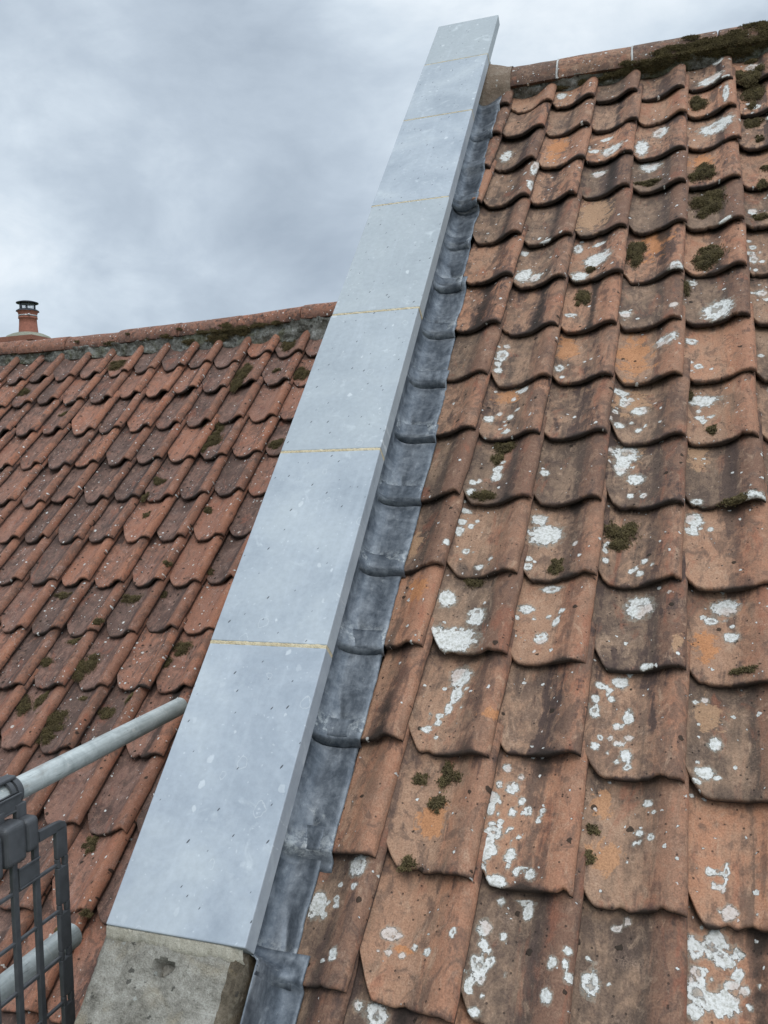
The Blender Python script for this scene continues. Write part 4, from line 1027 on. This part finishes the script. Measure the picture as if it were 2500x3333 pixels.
def bedding(x0, x1, top, bot, y0, z0, name, rough, side, parent=None):
    """mortar face from under the ridge tile (top y,z) down on to the tiles (bot y,z)"""
    nx = int((x1 - x0) / .008) + 2; nz = 18
    xs = np.linspace(0, x1 - x0, nx); q = np.linspace(0, 1, nz)
    X, Q = np.meshgrid(xs, q)
    Y = top[0] + (bot[0] - top[0]) * Q; Z = top[1] + (bot[1] - top[1]) * Q
    Y[0] += .05
    if side == 'L':
        dz = np.array([ridge_dz(x - 3.5) for x in xs]); Z = Z + dz[None, :] * (1 - Q)
    P = np.stack([X.ravel(), Y.ravel(), Z.ravel()], 1)
    d = (rough * (0.7 * fbm(P, 9, 3, 21) + 0.6 * fbm(P, 32, 4, 22))).reshape(X.shape)
    Y = Y - d
    Z = Z + (d * .3)
    V = np.stack([X, Y, Z], -1)
    back = V[-1].copy(); back[:, 1] += .12
    V = np.concatenate([V, back[None]], 0)
    o = mesh_obj(name, V.reshape(-1, 3), grid_faces(nx, nz + 1, flip=True), BED, parent)
    o.location = (x0, y0, z0)
    return o, (lambda a, b: None)
bl, _ = bedding(OL[0] - 3.5, OL[0] + 0.985, (-0.077, 0.022), (-0.067, -0.085), OL[1], OL[2], 'ridge_mortar', .016, 'L')
tag(bl, 'lumpy grey mortar bed under the half-round ridge tiles of the lower roof', 'mortar')
# moss on the left bed and ridge
def moss_on_face(parent, items, yface, dens=1.0):
    """cushions on a standing face: items (x, z, rx, rz) in the parent's frame, bristling out towards -y"""
    for it in items:
        o = moss_mesh(it, lambda a, b: yface(b), parent, dens)
        o.matrix_local = Matrix(((1, 0, 0, 0), (0, 0, -1, 0), (0, 1, 0, 0), (0, 0, 0, 1)))
def face_l(z):
    if z < 0.022: return 0.080 - 0.010 * (0.022 - z) / 0.107
    return -0.005 + math.sqrt(max(0, 0.092 ** 2 - (z - 0.021) ** 2))
moss_on_face(bl, [(x, z + ridge_dz(x - 3.5) * .8, rx, rz) for (x, z, rx, rz) in [(2.80, -.02, .10, .045), (2.93, -.005, .08, .04), (3.02, 0.0, .07, .035), (2.70, .012, .07, .02), (3.12, .02, .06, .02), (2.88, .05, .05, .02), (3.2, .06, .03, .012), (3.25, .015, .05, .016), (2.62, -.03, .05, .02), (2.3, .016, .04, .010), (1.75, .05, .02, .008), (2.15, .07, .02, .008), (0.9, .014, .05, .012), (2.55, .06, .03, .010), (2.45, .02, .05, .016), (2.0, .018, .06, .014), (1.55, .015, .05, .014), (1.2, .012, .04, .013)]], face_l, 0.9)

# right ridge: flatter, broad ridge tiles pointed with white mortar
RYC, RZC, RRR = 0.037, -0.031, 0.137
cuts = [0.235, 0.487, 0.823, 1.19, 1.55, 1.92, 2.28]
names = ['short brown ridge tile at the end of the right ridge beside the coping', 'brown ridge tile on the right ridge between the two white joints', 'mossy brown ridge tile right of the second white joint on the right ridge',
         'mossy brown ridge tile at the right edge of the photo on the right ridge', 'brown ridge tile on the right ridge just beyond the right edge of the photo', 'brown ridge tile on the right ridge farthest beyond the right edge of the photo']
for i, (a, b) in enumerate(zip(cuts, cuts[1:])):
    pr = [(-RRR, -0.004), (-RRR * .985, .02), (-RRR * .86, .062), (-RRR * .64, .098), (-RRR * .36, .124), (-RRR * .12, .1355), (0, RRR), (RRR * .2, .133), (RRR * .5, .114), (RRR * .8, .075), (RRR, .0)]
    o, pf = arc_tile(a + .004, b - .004, RYC, RZC + (0, 0, .001, .003, .004, .004)[i], pr, .0022, 'ridge_tile', CLAY_R, ((.30, .6, 1.0, 1), (.55, .5, .8, 1), (.35, .7, .8, 1), (.35, .7, .7, 1), (.3, .7, .7, 1), (.4, .6, .6, 1))[i])
    tag(o, names[i], 'ridge tile', 'broad ridge tiles on the right roof')
    if i in (0, 1):
        Y, Z = pf; V = []; xs = np.linspace(-.0048, .0048, 5)
        nseg = len(Y)
        for j in range(nseg):
            for kx, x in enumerate(xs):
                s = 1.0 + (0.012 if 0 < kx < 4 else -.02) + random.gauss(0, .004)
                V.append((b - a - .004 + x * random.uniform(.8, 1.25), Y[j] * s, Z[j] * s))
        F = [(j * 5 + q, j * 5 + q + 1, (j + 1) * 5 + q + 1, (j + 1) * 5 + q) for j in range(nseg - 1) for q in range(4)]
        mesh_obj('mortar_joint', V, F, WHITE_MORTAR, o)
br, _ = bedding(0.20, 2.28, (-0.094, -0.028), (-0.056, -0.085), 0, 0, 'ridge_mortar', .014, 'R')
tag(br, 'dark grey mortar bed under the mossy ridge of the right roof', 'mortar')
rx0 = 0.20
def face_r(z):
    if z < -0.028: return 0.097 + (z + 0.028) * 0.667
    return -RYC + math.sqrt(max(0, 0.139 ** 2 - (z - RZC) ** 2))
moss_on_face(br, [(x - rx0, z, rx, rz) for (x, z, rx, rz) in ((0.60, -.066, .05, .012), (0.50, -.07, .05, .010), (0.77, -.052, .07, .024), (0.87, -.045, .09, .036), (0.93, .005, .05, .016), (0.80, -.02, .04, .010), (1.08, .055, .05, .014), (1.33, .07, .06, .016), (0.95, -.035, .08, .042), (1.03, -.028, .09, .044), (1.12, -.022, .09, .046), (1.2, -.012, .08, .042), (1.28, -.02, .07, .04),
            (1.0, .012, .06, .018), (1.14, .02, .09, .022), (1.26, .03, .08, .024), (1.38, .035, .08, .024), (0.69, -.06, .04, .012), (1.40, -.02, .08, .03), (1.55, -.01, .08, .03))], face_r, 1.0)

# mortar mound where the right ridge runs into the coping
nx, na = 30, 40; V = []
for i in range(nx):
    a = i / (nx - 1); x = 0.118 + a * 0.155
    for j in range(na):
        t = math.radians(-22 + 200 * j / (na - 1))
        r = 0.1365 + 0.042 * max(0, 1 - a * 1.1) ** 1.2
        V.append((x, RYC - 0.004 - r * math.cos(t), RZC + r * math.sin(t) - (0.02 if j == 0 else 0)))
V = np.array(V); V[:, 1] -= .004 * fbm(V, 16, 4, 31); V[:, 2] += .004 * fbm(V, 14, 4, 33)
o = mesh_obj('mortar_mound', V, grid_faces(na, nx, flip=True), rough_material('brown_mortar', [(0.3, (0.13, 0.10, 0.075)), (0.5, (0.23, 0.17, 0.125)), (0.75, (0.36, 0.31, 0.25))], 14, .005, [(0.85, 50, (0.45, 0.44, 0.40))]))
tag(o, 'brown mortar mound joining the right ridge to the side of the coping', 'mortar')

# ---------------------------------------------------------------- chimney beyond the lower roof
ch = empty('chimney', (-8.06, 6.2, -7.1))
tag(ch, 'distant chimney with terracotta pot and dark cowl above the left ridge', 'chimney')
zb = 7.1
b = MB(); b.box(-.33, .33, -.33, .33, 0.0, 0.20 + zb); b.box(-.37, .37, -.37, .37, 0.2 + zb, 0.27 + zb)
b.build('stack', BRICK, ch)
b = MB(); b.lathe((0, 0, zb), [(.345, .235), (.34, .27), (.30, .315), (.235, .345), (.17, .365), (.12, .37)], 36, .012)
b.build('flaunching', FLAUNCH, ch, True)
b = MB(); b.lathe((0, 0, zb), [(.142, .345), (.138, .38), (.128, .50), (.124, .575), (.136, .58), (.137, .60), (.128, .605), (.131, .64), (.140, .67), (.155, .685), (.158, .70), (.13, .705), (.10, .70)], 40)
pot = b.build('chimney_pot', POT, ch, True)
b = MB(); b.lathe((0, 0, zb), [(.1295, .612), (.1345, .613), (.1345, .630), (.131, .631)], 40); b.box(.10, .13, -.10, -.125, .612 + zb, .632 + zb)
b.build('band', STEEL, pot, True)
cw = MB(); cw.lathe((0, 0, zb), [(.165, .688), (.16, .700), (.135, .716), (.112, .722), (.112, .712)], 40)
for t in (0.3, 2.4, 4.5): cw.box(math.cos(t) * .108 - .014, math.cos(t) * .108 + .014, math.sin(t) * .108 - .006, math.sin(t) * .108 + .006, .715 + zb, .815 + zb)
cowl = cw.build('cowl', DARK_METAL, ch, True)
b = MB(); b.lathe((0, 0, zb), [(.0, .806), (.155, .806), (.160, .812), (.155, .822), (.10, .838), (.0, .846)], 44)
b.build('cap', DARK_METAL, cowl, True)
b = MB()
for k in range(28):
    t = 2 * math.pi * k / 28; c_, s_ = math.cos(t) * .112, math.sin(t) * .112
    b.tube((c_, s_, .715 + zb), (c_, s_, .812 + zb), .0016, seg=5)
for k in range(5):
    z = .73 + .018 * k
    for q in range(28):
        t0, t1 = 2 * math.pi * q / 28, 2 * math.pi * (q + 1) / 28
        b.tube((math.cos(t0) * .112, math.sin(t0) * .112, z + zb), (math.cos(t1) * .112, math.sin(t1) * .112, z + zb), .0013, seg=4)
b.build('mesh_guard', WIRE, cowl)

# ---------------------------------------------------------------- scaffold tubes
def sc_tube(x, y0, y1, z, r, label, dz=0.0):
    b = MB(); b.tube((0, y0 - y1, dz), (0, 0, 0), r, seg=56, wall=.0042)
    o = b.build('scaffold_tube', GALV, None, True); sharp(o, 40)
    o.location = (x, y1, z)
    bevel(o, .0008, 2)
    tag(o, label, 'scaffold tube', 'galvanised scaffold tubes')
    return o
sc_tube(-0.35, -4.6, -2.132, -2.4735, 0.0242, 'upper galvanised scaffold tube ending above the left roof', -0.004)
sc_tube(-0.372, -4.6, -2.585, -2.884, 0.0285, 'lower galvanised scaffold tube behind the black brick guard', 0.02)

# ---------------------------------------------------------------- black plastic brick guard hung on the upper tube
bg = empty('brick_guard', (-0.300, -2.69, -3.40))
tag(bg, 'black plastic brick guard grid clipped on the upper scaffold tube', 'brick guard')
def loc(y, z): return y + 2.69, z + 3.40
GX0, GX1 = -.0055, .0055
def bar(b, ya, yb, za, zb, x0=GX0, x1=GX1):
    (a, c), (d, e) = loc(ya, za), loc(yb, zb); b.box(x0, x1, min(a, d), max(a, d), min(c, e), max(c, e))
zs = [-2.652 - .1005 * k for k in range(7)]
b = MB()
prev = -2.575
for z in zs:                               # edge bar with a slot at every crosspiece
    bar(b, -2.7095, -2.6765, prev, z + .012)
    bar(b, -2.7095, -2.700, z + .012, z - .008); bar(b, -2.688, -2.6765, z + .012, z - .008)
    prev = z - .008
bar(b, -2.7095, -2.6765, prev, -3.36)
# rounded top corner and top rail
yy = [(-2.76, -2.5565), (-2.705, -2.5595), (-2.690, -2.562), (-2.681, -2.567), (-2.6765, -2.575)]
top = [loc(*p) for p in yy]; low = [loc(*p) for p in [(-2.76, -2.580), (-2.7095, -2.581), (-2.705, -2.581), (-2.70, -2.581), (-2.690, -2.581)]]
V = [(x, p[0], p[1]) for x in (GX0, GX1) for p in top + low]
n = 10
F = []
for base in (0, n):
    for i in range(4): F.append((base + i, base + i + 1, base + 5 + i + 1, base + 5 + i))
for i in range(4): F.append((i, i + 1, n + i + 1, n + i)); F.append((5 + i, 5 + i + 1, n + 5 + i + 1, n + 5 + i))
b.add(V, F)
bar(b, -3.6, -2.76, -2.5565, -2.580)
fr_ = b.build('edge_frame', PLASTIC, bg)
bm_fix(fr_); bevel(fr_, .0022, 2)
b = MB(); y = -2.7615
k = 0
while y > -3.55:
    bar(b, y - .0145, y, -3.36, -2.580, GX0 + .0005, GX1 - .0005); y -= .0605
for z in zs:
    bar(b, -3.58, -2.705, z - .0035, z + .0035, GX0 + .002, GX1 - .002)
gr_ = b.build('grid', PLASTIC, bg); bevel(gr_, .0012, 1)
b = MB()
for (ya, yb, zt, zl, xa, xb) in ((-2.802, -2.764, -2.516, -2.586, -.026, .013), (-2.862, -2.8045, -2.509, -2.592, -.030, .017), (-2.93, -2.8645, -2.517, -2.604, -.028, .014)):
    bar(b, ya, yb, zl, zt, xa, xb)
hb = b.build('hanger_block', PLASTIC, bg); bevel(hb, .011, 4)
b = MB(); bar(b, -2.93, -2.766, -2.580, -2.528, -.020, .006); bar(b, -2.800, -2.772, -2.52, -2.488, -.024, -.012); bar(b, -2.86, -2.832, -2.52, -2.488, -.024, -.012)
sb = b.build('hanger_stem', PLASTIC, bg); bevel(sb, .002, 2)
# the clip round the tube: front plate, collar and top latch
b = MB()
bar(b, -2.875, -2.783, -2.4995, -2.4655, -.021, -.0145); bar(b, -2.875, -2.783, -2.469, -2.4655, -.026, -.0115); bar(b, -2.875, -2.783, -2.5005, -2.4965, -.032, -.0125)
cl = b.build('tube_clip', PLASTIC, bg); bevel(cl, .0012, 2)
def collar(ya, yb):
    b = MB(); seg = 40; V = []; ty, tz = -0.05, 0.9285
    for rr, yv in ((.0252, ya), (.0308, ya), (.0308, yb), (.0252, yb)):
        for i in range(seg + 1):
            t = math.radians(-75 + 300 * i / seg)
            V.append((ty + rr * math.cos(t), yv + 2.69, tz + rr * math.sin(t)))
    F = []
    for k in range(4):
        for i in range(seg): F.append((k * (seg + 1) + i, k * (seg + 1) + i + 1, ((k + 1) % 4) * (seg + 1) + i + 1, ((k + 1) % 4) * (seg + 1) + i))
    b.add(V, F); o = b.build('collar', PLASTIC, cl, False); bm_fix(o); return o
collar(-2.783, -2.769); collar(-2.80, -2.789)
b = MB(); (y0_, z0_), (y1_, z1_) = loc(-3.0, -2.4445), loc(-2.772, -2.4365); b.box(-.060, -.034, y0_, y1_, z0_, z1_)
lt_ = b.build('latch', PLASTIC, cl); bevel(lt_, .003, 2)
# open catch box below the block
b = MB()
bar(b, -2.822, -2.766, -2.645, -2.606, .0060, .0080); bar(b, -2.822, -2.8185, -2.645, -2.606, -.0055, .0079); bar(b, -2.7695, -2.766, -2.645, -2.606, -.0055, .0079); bar(b, -2.822, -2.766, -2.649, -2.645, -.0055, .0100)
bar(b, -2.824, -2.764, -2.609, -2.605, .0065, .0105)
ct_ = b.build('catch_box', PLASTIC, bg); bevel(ct_, .0008, 1)

bpy.context.view_layer.update()
